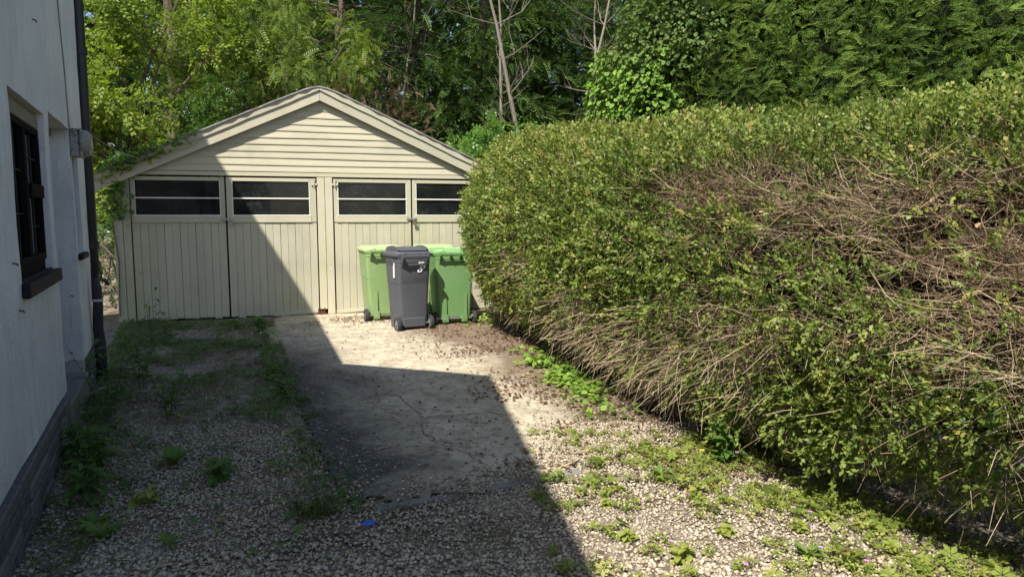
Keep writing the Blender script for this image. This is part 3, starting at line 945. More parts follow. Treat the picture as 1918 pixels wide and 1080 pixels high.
    for x in br:
        big = abs(x) == hwid
        mb.add([(x-.008, hy-.016, hz+.02), (x-.008, -hd*.93, hz+.02), (x-.008, -hd*.93, hz-(.16 if big else .08)), (x-.008, hy-.016, hz-.02),
                (x+.008, hy-.016, hz+.02), (x+.008, -hd*.93, hz+.02), (x+.008, -hd*.93, hz-(.16 if big else .08)), (x+.008, hy-.016, hz-.02)],
               [(0, 1, 2, 3), (7, 6, 5, 4), (0, 4, 5, 1), (1, 5, 6, 2), (2, 6, 7, 3), (3, 7, 4, 0)])
    mb.build('handle', body_m, r)
    # lid
    z0 = H-.048
    if style == 'green':
        rg = [rrect(hw*1.08, -hd*.97, hd*1.10, z0, .07, 6), rrect(hw*1.09, -hd*.98, hd*1.11, z0+.004, .07, 6), rrect(hw*1.08, -hd*.97, hd*1.10, z0+.03, .07, 6),
              rrect(hw*1.0, -hd*.93, hd*1.03, z0+.034, .10, 6), rrect(hw*.97, -hd*.90, hd*1.0, z0+.058, .12, 6), rrect(hw*.9, -hd*.8, hd*.9, z0+.064, .12, 6), rrect(hw*.5, -hd*.4, hd*.5, z0+.068, .1, 6)]
        lid = MB().loft(rg).build('lid', lid_m, r)
    else:
        rg = [rrect(hw*1.10, -hd*1.0, hd*1.12, z0, .05, 6), rrect(hw*1.11, -hd*1.0, hd*1.13, z0+.006, .05, 6), rrect(hw*1.10, -hd*1.0, hd*1.12, z0+.035, .05, 6),
              rrect(hw*1.03, -hd*.97, hd*1.03, z0+.04, .06, 6), rrect(hw*.98, -hd*.90, hd*.95, z0+.062, .06, 6)]
        lidm = MB().loft(rg)
        # domed hump across the lid
        arc = [(y, z0+.06+.062*math.sqrt(max(0, 1-((y-.02)/(hd*.93))**2))) for y in np.linspace(-hd*.90+.02, hd*.93+.02, 13)]
        n = len(arc); ww = hw*.86
        vs = [(-ww, y, z) for y, z in arc]+[(ww, y, z) for y, z in arc]
        lidm.add(vs, [(i, i+1, i+n+1, i+n) for i in range(n-1)]+[tuple(range(n-1, -1, -1)), tuple(range(n, 2*n))])
        for x in (-ww-.012, ww-.012):
            vs = [(x, y, z+.012) for y, z in arc]+[(x+.024, y, z+.012) for y, z in arc]+[(x, y, z0+.05) for y, z in arc]+[(x+.024, y, z0+.05) for y, z in arc]
            lidm.add(vs, [(i, i+1, i+n+1, i+n) for i in range(n-1)]+[(i, 2*n+i, 2*n+i+1, i+1) for i in range(n-1)]+[(n+i, n+i+1, 3*n+i+1, 3*n+i) for i in range(n-1)])
        lid = lidm.build('lid', lid_m, r)
    smooth(lid); lid.modifiers.new('s', 'EDGE_SPLIT').split_angle = rad(25)
    mb = MB()
    for x in (-hwid*.8, hwid*.8): mb.box(x-.03, x+.03, -hd*1.03, -hd*.9, z0+.0, z0+.045)
    h = mb.build('hinge', lid_m, lid); bevel(h, .008)
    return r, body, lid, z0
m_lime = plastic('faded_lime_plastic', (0.20, 0.31, 0.115), (0.26, 0.35, 0.165))
m_limelid = plastic('sun_bleached_lime_plastic', (0.34, 0.46, 0.20), (0.42, 0.53, 0.28))
m_green = plastic('mid_green_plastic', (0.115, 0.235, 0.082), (0.16, 0.28, 0.12))
m_greenlid = plastic('green_lid_plastic', (0.16, 0.34, 0.12), (0.24, 0.42, 0.19))
m_grey = plastic('dark_grey_plastic', (0.070, 0.074, 0.088), (0.092, 0.096, 0.110))
b1, bd1, ld1, z1 = wheelie_bin((-1.97, 10.36), rad(21), .58, .70, 1.07, m_lime, m_limelid, 'faded lime green wheelie bin with white sticker on its lid, left of the grey bin', 'green')
b2, bd2, ld2, z2 = wheelie_bin((-1.22, 10.70), rad(16), .58, .66, 1.07, m_lime, m_limelid, 'lime green wheelie bin hidden behind the grey and mid green bins, bleached lid showing', 'green')
b3, bd3, ld3, z3 = wheelie_bin((-.90, 10.02), rad(17), .58, .66, 1.05, m_green, m_greenlid, 'mid green wheelie bin nearest the hedge', 'green')
b4, bd4, ld4, z4 = wheelie_bin((-1.44, 9.47), rad(29), .48, .55, 1.04, m_grey, m_grey, 'dark grey wheelie bin with white painted scrawl, in front of the green bins', 'grey')
# stickers and marks
def sticker(parent, x0, x1, y0, y1, z, bars):
    s = MB().box(x0, x1, y0, y1, z, z+.003).build('sticker', m_sticker, parent)
    mb = MB()
    for i in range(bars):
        a = x0+(x1-x0)*(.12+.76*i/bars); mb.box(a, a+(x1-x0)*.5/bars, y0+(y1-y0)*.35, y0+(y1-y0)*.65, z+.003, z+.004)
    mb.build('sticker_print', m_print, s)
sticker(ld1, -.06, .14, -.10, -.02, z1+.068, 7)
sticker(ld3, -.10, .12, -.16, -.06, z3+.068, 7)
hw, hd = .24, .275
MB().box(-hw*.972-.004, -hw*.972+.0005, -.13, -.08, .70, .90).build('sticker', m_sticker, bd4)
mb = MB()
def ringmark(cx, cz, a, b, t, rot):
    vs = []; n = 16
    for k in range(n):
        q = 2*math.pi*k/n
        for s in (1.0, 1.0-t):
            x = a*s*math.cos(q); z = b*s*math.sin(q)
            vs.append((cx+x*math.cos(rot)-z*math.sin(rot), -hd*.958-.0035-(cz-.62)*.02, cz+x*math.sin(rot)+z*math.cos(rot)))
    mb.add(vs, [(2*k, 2*((k+1) % n), 2*((k+1) % n)+1, 2*k+1) for k in range(n)])
ringmark(.115, .845, .042, .026, .45, .2); ringmark(.075, .80, .038, .024, .55, .35)
for a, b in (((.06, .91), (.075, .88)), ((.06, .91), (.14, .905)), ((.075, .88), (.13, .915))):
    d = Vector((b[0]-a[0], b[1]-a[1])); s = Vector((-d.y, d.x)).normalized()*.006
    y = -hd*.958-.0095
    mb.add([(a[0]-s.x, y, a[1]-s.y), (b[0]-s.x, y, b[1]-s.y), (b[0]+s.x, y, b[1]+s.y), (a[0]+s.x, y, a[1]+s.y)], [(0, 1, 2, 3)])
mb.build('painted_scrawl', m_markpaint, bd4)
# ------------------------------------------------------------------ leaf templates
def spray(n, leaf_l, leaf_w, ang=55, alt=True, tip=True, zlift=.12, droop=0.0, taper=.35, fold=.12, start=.12, stem=True):
    T, F, L = [], [], []
    li = 0
    def leaf(b, ax, l, w, zt):
        nonlocal li
        b = np.array(b); d = np.array([math.cos(ax), math.sin(ax), zt]); s = np.array([-math.sin(ax), math.cos(ax), 0])
        i = len(T)
        T.extend([b, b+d*l*.5+s*w*.5+np.array([0, 0, fold*w]), b+d*l, b+d*l*.5-s*w*.5+np.array([0, 0, fold*w])])
        F.append((i, i+1, i+2, i+3)); L.extend([li]*4); li += 1
    for k in range(n):
        u = start+(1-start)*k/max(1, n-1)
        side = 1 if k % 2 == 0 else -1
        l = leaf_l*(1-taper*u)
        z = -droop*u*u
        leaf((u, 0, z), side*rad(ang*(1-.25*u)), l, leaf_w*(1-taper*u*.6), zlift*(.4+(k*37 % 10)/10)-droop*u)
        if not alt: leaf((u, 0, z), -side*rad(ang*(1-.25*u)), l, leaf_w*(1-taper*u*.6), zlift*(.4+(k*53 % 10)/10)-droop*u)
    if tip: leaf((1, 0, -droop), 0, leaf_l*(1-taper), leaf_w*.8, -droop)
    if stem:
        i = len(T)
        T.extend([np.array([0, -.012, 0]), np.array([.55, -.012, -droop*.3]), np.array([1, 0, -droop]), np.array([.55, .012, -droop*.3])])
        F.append((i, i+1, i+2, i+3)); L.extend([li]*4); li += 1
    return np.array(T), np.array(F), L
def spray_rand(n, l, w, seed):
    g = np.random.default_rng(seed); T, F, L = [], [], []
    for k in range(n):
        u = .08+.92*(k+g.uniform(-.3, .3))/(n-1); a = g.uniform(-1.25, 1.25); ro = g.uniform(0, 6.28)
        d = np.array([math.cos(a), math.sin(a)*math.cos(ro), math.sin(a)*math.sin(ro)*.9])
        b = np.array([u, g.normal(0, .05), g.normal(0, .05)]); nn = unit(np.array([g.normal(0, .4), g.normal(0, .4), 1.0])); s = unit(np.cross(nn, d)); z = np.cross(d, s)
        ll = l*g.uniform(.7, 1.25); ww = w*g.uniform(.75, 1.2); i = len(T)
        T.extend([b, b+d*ll*.5+s*ww*.5+z*ww*.18, b+d*ll, b+d*ll*.5-s*ww*.5+z*ww*.18]); F.append((i, i+1, i+2, i+3)); L += [k]*4
    return np.array(T), np.array(F), L
SP_BOXES = [spray_rand(11, .27, .155, 100+i) for i in range(6)]          # small-leaved hedge twig
SP_CON = spray(6, .50, .072, 27, False, True, .12, .24, .55, 0.05, .05, False)  # conifer frond
SP_PIN = spray(7, .26, .10, 62, False, True, .08, .30, .25, .1, .15)   # feathery pinnate leaf
SP_BRD = spray(5, .42, .24, 60, True, True, .20, .25, .2, .15, .25)   # broad leaves on a shoot
def single_leaf(w=.8, fold=.15):
    T = np.array([(0, 0, 0), (.35, .5*w, fold*w), (.75, .36*w, fold*w*.8), (1, 0, 0), (.75, -.36*w, fold*w*.8), (.35, -.5*w, fold*w)], float)
    return T, np.array([(0, 1, 2, 3), (0, 3, 4, 5)]), [0]*6
LEAF1 = single_leaf()
def clover(nl=3, l=1.0, w=.75):
    T, F, L = [], [], []
    for k in range(nl):
        a = 2*math.pi*k/nl; b = len(T)
        for x, y, z in ((.06, 0, 0), (.5, .5*w, .16), (1, 0, .06), (.5, -.5*w, .16)):
            T.append((l*(x*math.cos(a)-y*math.sin(a)), l*(x*math.sin(a)+y*math.cos(a)), z*l))
        F.append((b, b+1, b+2, b+3)); L += [k]*4
    return np.array(T), np.array(F), L
CLOV = clover()
ROSE = clover(6, 1.0, .5)
BLADE = (np.array([(0, -.02, 0), (.55, -.016, .05), (1, 0, .0), (.55, .016, .05)]), np.array([(0, 1, 2, 3)]), [0]*4)

def randunit(n):
    v = RNG.normal(size=(n, 3)); return unit(v)

class Surf:
    """lofted hedge surface: base polyline + profile of (outward, z) points per station"""
    def __init__(self, base, profile, tops, zref, nu=160, nv=90, lump=.10, lscale=1.3, seed=0, cap=True):
        base = np.asarray(base, float)
        seg = np.r_[0, np.cumsum(np.linalg.norm(np.diff(base, axis=0), axis=1))]
        u = np.linspace(0, seg[-1], nu)
        B = np.stack([np.interp(u, seg, base[:, 0]), np.interp(u, seg, base[:, 1])], 1)
        for _ in range(6): B[1:-1] = (B[:-2]+B[1:-1]*2+B[2:])/4
        T = unit(np.gradient(B, axis=0))
        O = np.stack([T[:, 1], -T[:, 0]], 1)      # right of travel
        top = np.interp(u, seg, tops)
        pr = np.asarray(profile, float)
        ps = np.r_[0, np.cumsum(np.linalg.norm(np.diff(pr, axis=0), axis=1))]
        v = np.linspace(0, ps[-1], nv)
        for_ = lambda c: np.interp(v, ps, pr[:, c])
        out, zz = for_(0), for_(1)
        for _ in range(4):
            out[1:-1] = (out[:-2]+2*out[1:-1]+out[2:])/4; zz[1:-1] = (zz[:-2]+2*zz[1:-1]+zz[2:])/4
        P = np.zeros((nu, nv, 3))
        P[..., 0] = B[:, None, 0]+O[:, None, 0]*out[None]; P[..., 1] = B[:, None, 1]+O[:, None, 1]*out[None]
        P[..., 2] = zz[None]*(top/zref)[:, None]
        N = self.normals(P)
        d = (fnoise(P, lscale, seed)-.5)*2*lump+(fnoise(P, lscale*3.5, seed+9)-.5)*lump*1.3+(vnoise(P, 8.5, seed+17)-.5)*.07
        P = P+N*d[..., None]
        P[..., 2] = np.maximum(P[..., 2], 0.0)
        self.P, self.N = P, self.normals(P); self.u, self.v = u, v; self.O = O
        e1 = P[1:, :-1]-P[:-1, :-1]; e2 = P[:-1, 1:]-P[:-1, :-1]
        self.A = np.linalg.norm(np.cross(e1, e2), axis=-1)
    @staticmethod
    def normals(P):
        du = np.gradient(P, axis=0); dv = np.gradient(P, axis=1)
        return unit(np.cross(du, dv))
    def sample(self, n, weight=None):
        w = self.A.copy()
        if weight is not None:
            C_ = (self.P[1:, 1:]+self.P[:-1, :-1])/2
            w = w*weight(C_)
        p = w.ravel()/w.sum()
        c = RNG.choice(p.size, n, p=p)
        i, j = np.unravel_index(c, w.shape)
        a = RNG.random(n)[:, None]; b = RNG.random(n)[:, None]
        f = lambda M: M[i, j]*(1-a)*(1-b)+M[i+1, j]*a*(1-b)+M[i, j+1]*(1-a)*b+M[i+1, j+1]*a*b
        return f(self.P), unit(f(self.N))
    def mesh(self, name, inset=0.0):
        P = self.P-self.N*inset
        P[..., 2] = np.maximum(P[..., 2], .0)
        nu, nv = P.shape[:2]; ix = np.arange(nu*nv).reshape(nu, nv)
        F = np.stack([ix[:-1, :-1], ix[1:, :-1], ix[1:, 1:], ix[:-1, 1:]], -1).reshape(-1, 4)
        return np_mesh(name, P.reshape(-1, 3), F, smooth_f=True)

def twigs_mesh(name, pos, d, length, r, tint, bend=.25, kink=None):
    """thin 3-sided bent sticks"""
    n = len(pos); d = unit(d)
    a = unit(np.cross(d, unit(RNG.normal(size=(n, 3))))); b = np.cross(d, a)
    side = a*(RNG.normal(0, bend, (n, 1)))
    mid = pos+d*length[:, None]*.5+side*length[:, None]*.3; end = pos+d*length[:, None]+side*length[:, None]*.15
    # bent sticks with a V section: 2 segments, 3 verts per ring, 4 quads
    V = np.zeros((n, 9, 3)); F = []
    for q, (c, rr) in enumerate(((pos, r), (mid, r*.85), (end, r*.5))):
        V[:, q*3] = c-a*rr[:, None]; V[:, q*3+1] = c+b*rr[:, None]*.9; V[:, q*3+2] = c+a*rr[:, None]
    for q in range(2):
        for k in range(2):
            F.append((q*3+k, q*3+k+1, (q+1)*3+k+1, (q+1)*3+k))
    F = np.array(F)
    FF = (F[None]+(np.arange(n)*9)[:, None, None]).reshape(-1, 4)
    return np_mesh(name, V.reshape(-1, 3), FF, np.repeat(tint, 9))

m_twig = Mat('dry_twig', .85, .15)
m_twig.color(m_twig.ramp(m_twig.attr(), [(0, (.08, .05, .034)), (.4, (.25, .175, .112)), (.75, (.45, .36, .235)), (1, (.50, .42, .29))])); m_twig = m_twig.m
m_core = plain('hedge_shade_core', (.055, .04, .027), .95, .05, .5, 25, .6)  # dark brown for the solid shell standing in for shaded inner twigs
GREEN_HEDGE = [(0, (.03, .052, .012)), (.3, (.078, .125, .023)), (.55, (.155, .208, .04)), (.78, (.245, .285, .06)), (.92, (.32, .31, .085)), (1, (.34, .23, .10))]
m_hedgeleaf = leaf_mat('privet_leaf', GREEN_HEDGE, .30, .48, .32)

# ------------------------------------------------------------------ main hedge
prof = [(-.62, .0), (-.42, .12), (-.12, .30), (.10, .52), (.24, .80), (.37, 1.15), (.40, 1.5), (.34, 1.88), (.24, 2.2), (.0, 2.46), (-.42, 2.56), (-.9, 2.58), (-1.35, 2.55), (-1.75, 2.4), (-2.0, 2.0)]
hb = [(3.6, -1.8), (3.4, -1.2), (2.95, .6), (2.5, 1.9), (2.1, 2.9), (1.78, 3.6), (1.5, 4.3), (1.1, 5.3), (.76, 6.35), (.33, 7.75), (-.11, 9.1), (-.18, 9.65), (0.0, 10.15), (.45, 10.5), (1.1, 10.65), (2.0, 10.6)]
tops = [2.02, 2.02, 2.02, 2.02, 2.04, 2.06, 2.09, 2.16, 2.27, 2.38, 2.46, 2.46, 2.45, 2.45, 2.55, 2.55]
# stations run from near to far, so the yard is on the LEFT of travel: mirror the outward sign
S1 = Surf(hb, [(-a, b) for a, b in prof], tops, 2.58, 260, 130, .12, 1.3, 3)
S1.N = -S1.N if (S1.N[90, 50] @ np.array([-1, -.3, 0]) < 0) else S1.N
# bare, twiggy areas in hedge coordinates (y along the hedge, z height)
def bare_mask(P):
    y, z = P[..., 1], P[..., 2]; n = fnoise(P, 2.6, 31)-.5; n2 = fnoise(P, 8, 37)-.5
    wob = n*1.3+n2*1.3
    e = lambda cy, cz, ry, rz: 1-np.sqrt(((y-cy)/ry)**2+((z-cz)/rz)**2)
    A = e(2.85, 1.49, 1.4, .35)+wob*.7
    A2 = e(4.3, 1.72, .9, .2)+wob*.7
    B = e(5.5, .62, 1.9, .36)+wob*.7
    B2 = e(7.3, 1.0, 1.0, .25)+wob*.6
    Cc = e(2.6, 1.02, .9, .16)+wob*.7
    D = e(3.9, .85, .9, .28)+wob*.8-.05
    m = np.maximum.reduce([A, A2*.8, B, B2*.7, Cc, D*.8])
    return np.clip(m*2.3, 0, 1)
S1.P = S1.P-S1.N*(.13*np.clip(bare_mask(S1.P)*1.2, 0, 1)*(S1.P[..., 2] > 1.2))[..., None]
def nearness(C_):
    d = np.sqrt(C_[..., 0]**2+C_[..., 1]**2)
    back = (C_[..., 0]-hedge_x(np.clip(C_[..., 1], -1.2, 9.2)) > 1.1) & (C_[..., 1] < 9.3)
    behind = np.where(C_[..., 1] < 1.6, .35, 1.0)
    return np.where(back, .14, 1.0)*behind*np.clip(3.9/d, .55, 1.15)
N1 = 34500
P, N = S1.sample(N1, nearness)
msk = bare_mask(P)
dens = np.clip(.55+1.1*fnoise(P, 3.2, 51), .45, 1)
under = np.clip((P[:, 2]-.05)/.5, .25, 1)
keep = RNG.random(N1) < (1-np.where(P[:, 2] < 1.1, .66, .84)*msk)*dens*under
P, N, msk = P[keep], N[keep], msk[keep]
n = len(P)
dist = np.sqrt(P[:, 0]**2+P[:, 1]**2)
depth = RNG.random(n)**1.5*.24-.06
pos = P-N*depth[:, None]
fwd = unit(N*.75+randunit(n)*.75+np.array([0, 0, .30]))
nr = unit(N*.5+randunit(n)*.7+np.array([-.1, -.2, .55]))
X, Y, Z = frames(fwd, nr)
sc = (.082+.05*RNG.random(n))*np.clip(dist/4.5, .90, 1.38)
topness = np.clip((P[:, 2]-1.75)/.6, 0, 1)
tint = .42+.20*(fnoise(P, 1.5, 61)-.5)*2+.16*topness+RNG.normal(0, .13, n)+.12*(depth < 0)
yel = RNG.random(n) < .05*topness+.012+.05*msk
tint = np.where(yel, .93, np.clip(tint, .05, .88))
vv = RNG.integers(0, 6, n)
V, F, t = merge([scatter(T_[0], T_[1], pos[vv == q], X[vv == q], Y[vv == q], Z[vv == q], sc[vv == q], tint[vv == q], T_[2], .10) for q, T_ in enumerate(SP_BOXES)])
# green sprigs drooping through the bare lower band
SPR = []
for cy, cz, k, sp in ((4.45, .62, 330, .11), (4.3, .42, 160, .08), (4.8, .85, 260, .13), (5.5, .85, 220, .12), (6.2, .75, 160, .10), (6.7, .95, 200, .12), (5.05, .55, 120, .08), (3.6, .55, 260, .14), (5.9, .62, 90, .07), (7.4, .9, 220, .14)):
    yy = RNG.normal(cy, sp, k); zz = np.clip(RNG.normal(cz, sp*1.25, k), .2, 1.4)
    SPR.append(np.stack([hedge_x(yy)-.10-.14*zz+RNG.normal(0, .05, k), yy-.05, zz], 1))
SPR = np.concatenate(SPR); k = len(SPR)
X, Y, Z = frames(unit(randunit(k)*.6+np.array([-.45, -.2, -.45])), unit(randunit(k)*.6+np.array([-.2, -.3, .6])))
V2, F2, t2 = scatter(SP_BOXES[0][0], SP_BOXES[0][1], SPR, X, Y, Z, .085+.05*RNG.random(k), np.clip(.55+RNG.normal(0, .12, k), 0, .9), SP_BOXES[0][2], .10)
V, F, t = merge([(V, F, t), (V2, F2, t2)])
hedge = empty('hedge', (1.3, 4.6, 0))
hedge.location = (0, 0, 0)
tag(hedge, 'long clipped small-leaved hedge with bare brown patches, along the right of the drive', 'hedge')
link('foliage', np_mesh('hedge_foliage', V, F, t), m_hedgeleaf, hedge)
link('shade_core', S1.mesh('hedge_core', .34), m_core, hedge)  # solid shell added under the leaves to block light and keep gaps dark
# twigs: dense where bare, some everywhere
def bare_w(C_): return (bare_mask(C_)*1.0+.30)*np.where(C_[..., 1] < 1.2, .1, 1)*np.where((C_[..., 0]-hedge_x(np.clip(C_[..., 1], -1.2, 9.2)) > .9), .05, 1)
NT = 38000
P, N = S1.sample(NT, bare_w)
pos = P-N*(RNG.random(NT)*.24+.0)[:, None]
low = np.clip((1.15-P[:, 2])/.6, 0, 1)[:, None]
tang = randunit(NT); tang[:, 2] *= .6
fwd = unit(N*.6+tang*1.1+np.array([0, 0, -.75])*low*RNG.random((NT, 1))*1.3+np.array([0, 0, .1])*(1-low))
ln = (.07+.20*RNG.random(NT)**1.6)*(1+.35*bare_mask(P))*(1+.35*low[:, 0])
r = (.0010+.0012*RNG.random(NT)**2)*np.clip(np.sqrt(P[:, 0]**2+P[:, 1]**2)/4.5, .9, 1.5)
tw = np.clip(.50+RNG.normal(0, .2, NT)+.16*low[:, 0]-.07*(1-low[:, 0])*bare_mask(P)+(fnoise(P, 2, 77)-.5)*.5, 0, 1)
o = link('twigs', twigs_mesh('hedge_twigs', pos, fwd, ln, r, tw, .35), m_twig, hedge); o['kind'] = 'stuff'
# forked woody branches reaching out through the bare patches
def inner_branch(mb, p, d, L, r, rng, lvl):
    pts = [Vector(p)]; d = Vector(d).normalized(); rr = [r]
    for i in range(3):
        d = (d+Vector((rng.uniform(-1, 1), rng.uniform(-1, 1), rng.uniform(-1, 1)))*.28).normalized(); pts.append(pts[-1]+d*L/3); rr.append(r*(1-.25*(i+1)))
    mb.tube(pts, rr, 4, caps=False)
    if lvl:
        for _ in range(3):
            i = rng.randint(1, 3); nd = d+Vector((rng.uniform(-1, 1), rng.uniform(-1, 1), rng.uniform(-1, 1)))*.8
            inner_branch(mb, pts[i], nd, L*.6, rr[i]*.75, rng, lvl-1)
rngb = random.Random(12); mbb = MB()
Pb, Nb = S1.sample(230, lambda C_: bare_mask(C_)**1.5*np.where(C_[..., 1] < 1.4, 0, 1)*np.where(C_[..., 0]-hedge_x(np.clip(C_[..., 1], -1.2, 9.2)) > .7, 0, 1)+1e-9)
for p, nn in zip(Pb, Nb):
    dn = -.5 if p[2] < 1.0 else .15
    inner_branch(mbb, p-nn*.30, Vector(nn)*.8+Vector((rngb.uniform(-.6, .6), rngb.uniform(-.6, .6), dn+rngb.uniform(-.5, .4))), rngb.uniform(.22, .36), rngb.uniform(.0035, .0065), rngb, 1)
m_branch = plain('hedge_branch_bark', (.30, .225, .15), .85, .15, .3, 30)
mbb.build('branches', m_branch, hedge)
# long straw-like stems hanging below the middle of the hedge
NS = 1600
yy = RNG.normal(5.5, .85, NS); yy = yy[vnoise(np.stack([yy, yy*0, yy*0], 1), 3.3, 4) > .36]; NS = len(yy); zz = .48+.46*RNG.random(NS)
bx = hedge_x(yy)
pos = np.stack([bx+.18-.42*RNG.random(NS), yy-.1*RNG.random(NS), zz], 1)
fwd = unit(np.stack([-.70+.7*RNG.normal(size=NS), -.3+.75*RNG.normal(size=NS), -.7+.45*RNG.normal(size=NS)], 1))
ln = .14+.34*RNG.random(NS)**1.4; ln = np.minimum(ln, pos[:, 2]*.95)
o = link('hanging_stems', twigs_mesh('hedge_straw', pos, fwd, ln, .0015+.0013*RNG.random(NS), np.clip(.78+RNG.normal(0, .16, NS), 0, 1), .25), m_twig, hedge); o['kind'] = 'stuff'
# a few bigger bindweed leaves caught in the hedge, pale dead ones too
m_limeleaf = leaf_mat('lime_leaf', [(0, (.10, .19, .03)), (.6, (.2, .34, .06)), (1, (.3, .4, .1))], .35, .5, .3)
m_deadleaf = leaf_mat('dead_leaf', [(0, (.12, .055, .03)), (.5, (.27, .15, .08)), (1, (.45, .33, .22))], .15, .8, .2)

# ------------------------------------------------------------------ tall clipped conifer hedge behind
prof2 = [(0, 0), (.1, 1.2), (.12, 2.5), (.08, 4.0), (-.02, 5.2), (-.35, 5.9), (-1.0, 6.15), (-1.7, 5.9), (-1.9, 4.5)]
tb2 = [(2.35, 12.2), (1.75, 11.7), (1.5, 11.0), (1.62, 10.45), (2.1, 10.15), (3.2, 9.95), (5.5, 9.7), (8.0, 9.5), (11.5, 9.3)]
tp2 = [4.2, 4.2, 4.3, 4.6, 5.2, 6.0, 6.2, 6.3, 6.3]
S2 = Surf(tb2, prof2, tp2, 6.15, 170, 90, .22, 1.4, 5)
if S2.N[95, 25] @ np.array([0, -1, 0]) < 0: S2.N = -S2.N
def w2(C_): return np.where(C_[..., 1] > 11.0, .35, 1)*np.where(C_[..., 2] < 1.9, .12, 1)*np.where(C_[..., 2] > 5.0, .4, 1)*np.where(C_[..., 0] > 8.2, .25, 1)
n = 19500
P, N = S2.sample(n, w2)
kp = RNG.random(n) < np.clip(.25+1.35*fnoise(P, 2.4, 88), .3, 1); P, N = P[kp], N[kp]; n = len(P)
pos = P-N*(RNG.random(n)**1.5*.30-.06)[:, None]
tang = np.stack([RNG.normal(.15, .6, n), RNG.normal(0, .35, n), RNG.normal(.30, .45, n)], 1)
X, Y, Z = frames(unit(N*.55+tang*.75), unit(randunit(n)*.6+N*.55+np.array([-.1, -.2, .5])))
tint = np.clip(.42+.40*(fnoise(P, 1.9, 91)-.5)*2+RNG.normal(0, .14, n), 0, 1)
V, F, t = scatter(SP_CON[0], SP_CON[1], pos, X, Y, Z, .12+.095*RNG.random(n), tint, SP_CON[2], .05)
m_ley = leaf_mat('leylandii', [(0, (.022, .042, .010)), (.35, (.068, .122, .024)), (.65, (.15, .225, .04)), (1, (.26, .33, .065))], .15, .75, .1)
tall = empty('conifer_hedge', (0, 0, 0))
tag(tall, 'tall clipped dark green conifer hedge rising behind the front hedge, upper right', 'hedge')
link('foliage', np_mesh('conifer_hedge_foliage', V, F, t), m_ley, tall)
link('shade_core', S2.mesh('conifer_hedge_core', .30), plain('conifer_shade_core', (.016, .022, .010), .95, .05, .5, 25, .6), tall)  # added dark green shell, stands in for the shaded depth behind the fronds
# ivy clothing its rounded left end: bright mass below, paler flowering top
m_ivy = leaf_mat('ivy_leaf', [(0, (.05, .10, .018)), (.4, (.13, .23, .034)), (.75, (.22, .35, .055)), (1, (.32, .42, .10))], .3, .55, .2)
m_ivytop = leaf_mat('ivy_top_leaf', [(0, (.035, .055, .016)), (.5, (.085, .14, .034)), (.85, (.14, .18, .05)), (1, (.20, .15, .08))], .25, .6, .15)
def ivy_on(name, label, n, cond, mat, size, shift, seed):
    P, N = S2.sample(n*14); k = cond(P); P, N = P[k][:n], N[k][:n]; n = len(P)
    bul = fnoise(P, 1.5, seed)
    pos = P+N*(shift*(.2+bul)-RNG.random(n)**2*.22)[:, None]
    X, Y, Z = frames(unit(np.array([0, 0, -.75])+N*.55+randunit(n)*.5), unit(N+randunit(n)*.55+np.array([0, 0, .3])))
    V, F, t = scatter(LEAF1[0], LEAF1[1], pos, X, Y, Z, size*(.6+.7*RNG.random(n)), np.clip(.45+RNG.normal(0, .16, n)+(bul-.5)*.7, 0, 1), LEAF1[2], 0)
    o = link(name, np_mesh(name, V, F, t), mat); tag(o, label, 'ivy')
    return o
ivy_on('ivy', 'bright green ivy hanging over the left end of the tall conifer hedge', 6000, lambda P: (P[:, 0] < 2.35+.5*(vnoise(P, 1.7, 5)-.5)) & (P[:, 1] < 11.9) & (P[:, 2] > 1.4) & (P[:, 2] < 3.8+.7*(vnoise(P, 1.4, 8)-.5)), m_ivy, .078, .36, 14)
ivy_on('ivy', 'paler straggling ivy over the rounded top corner of the tall conifer hedge', 4600, lambda P: (P[:, 0] < 2.75+.8*(vnoise(P, 1.7, 6)-.5)) & (P[:, 1] < 11.9) & (P[:, 2] > 3.5+.9*(vnoise(P, 1.4, 9)-.5)), m_ivytop, .062, .30, 24)
# ------------------------------------------------------------------ trees
m_bark = plain('grey_brown_bark', (.11, .085, .065), .9, .1, .4, 9, .6)
m_deadbark = plain('pale_dead_bark', (.20, .175, .14), .85, .15, .3, 9, .5)
def limb(mb, p, d, L, r, lvl, rng, spread=.7, up=.15, n=5, rec=True, kids=(2, 4), sides=6):
    pts = [Vector(p)]; rr = [r]; d = Vector(d).normalized()
    for i in range(n):
        d = (d+Vector((rng.uniform(-1, 1), rng.uniform(-1, 1), rng.uniform(-.6, 1)))*.22+Vector((0, 0, up*.2))).normalized()
        pts.append(pts[-1]+d*L/n); rr.append(r*(1-.72*(i+1)/n))
    mb.tube(pts, rr, max(4, sides-2*0) if lvl > 0 else 4, caps=False)
    if lvl > 0 and rec:
        for _ in range(rng.randint(*kids)):
            i = rng.randint(1, n-1)
            nd = (d+Vector((rng.uniform(-1, 1), rng.uniform(-1, 1), rng.uniform(-.35, .8)))*spread*1.3).normalized()
            limb(mb, pts[i], nd, L*rng.uniform(.4, .7), rr[i]*.6, lvl-1, rng, spread, up, max(3, n-1), rec, kids, max(4, sides-1))
    return pts

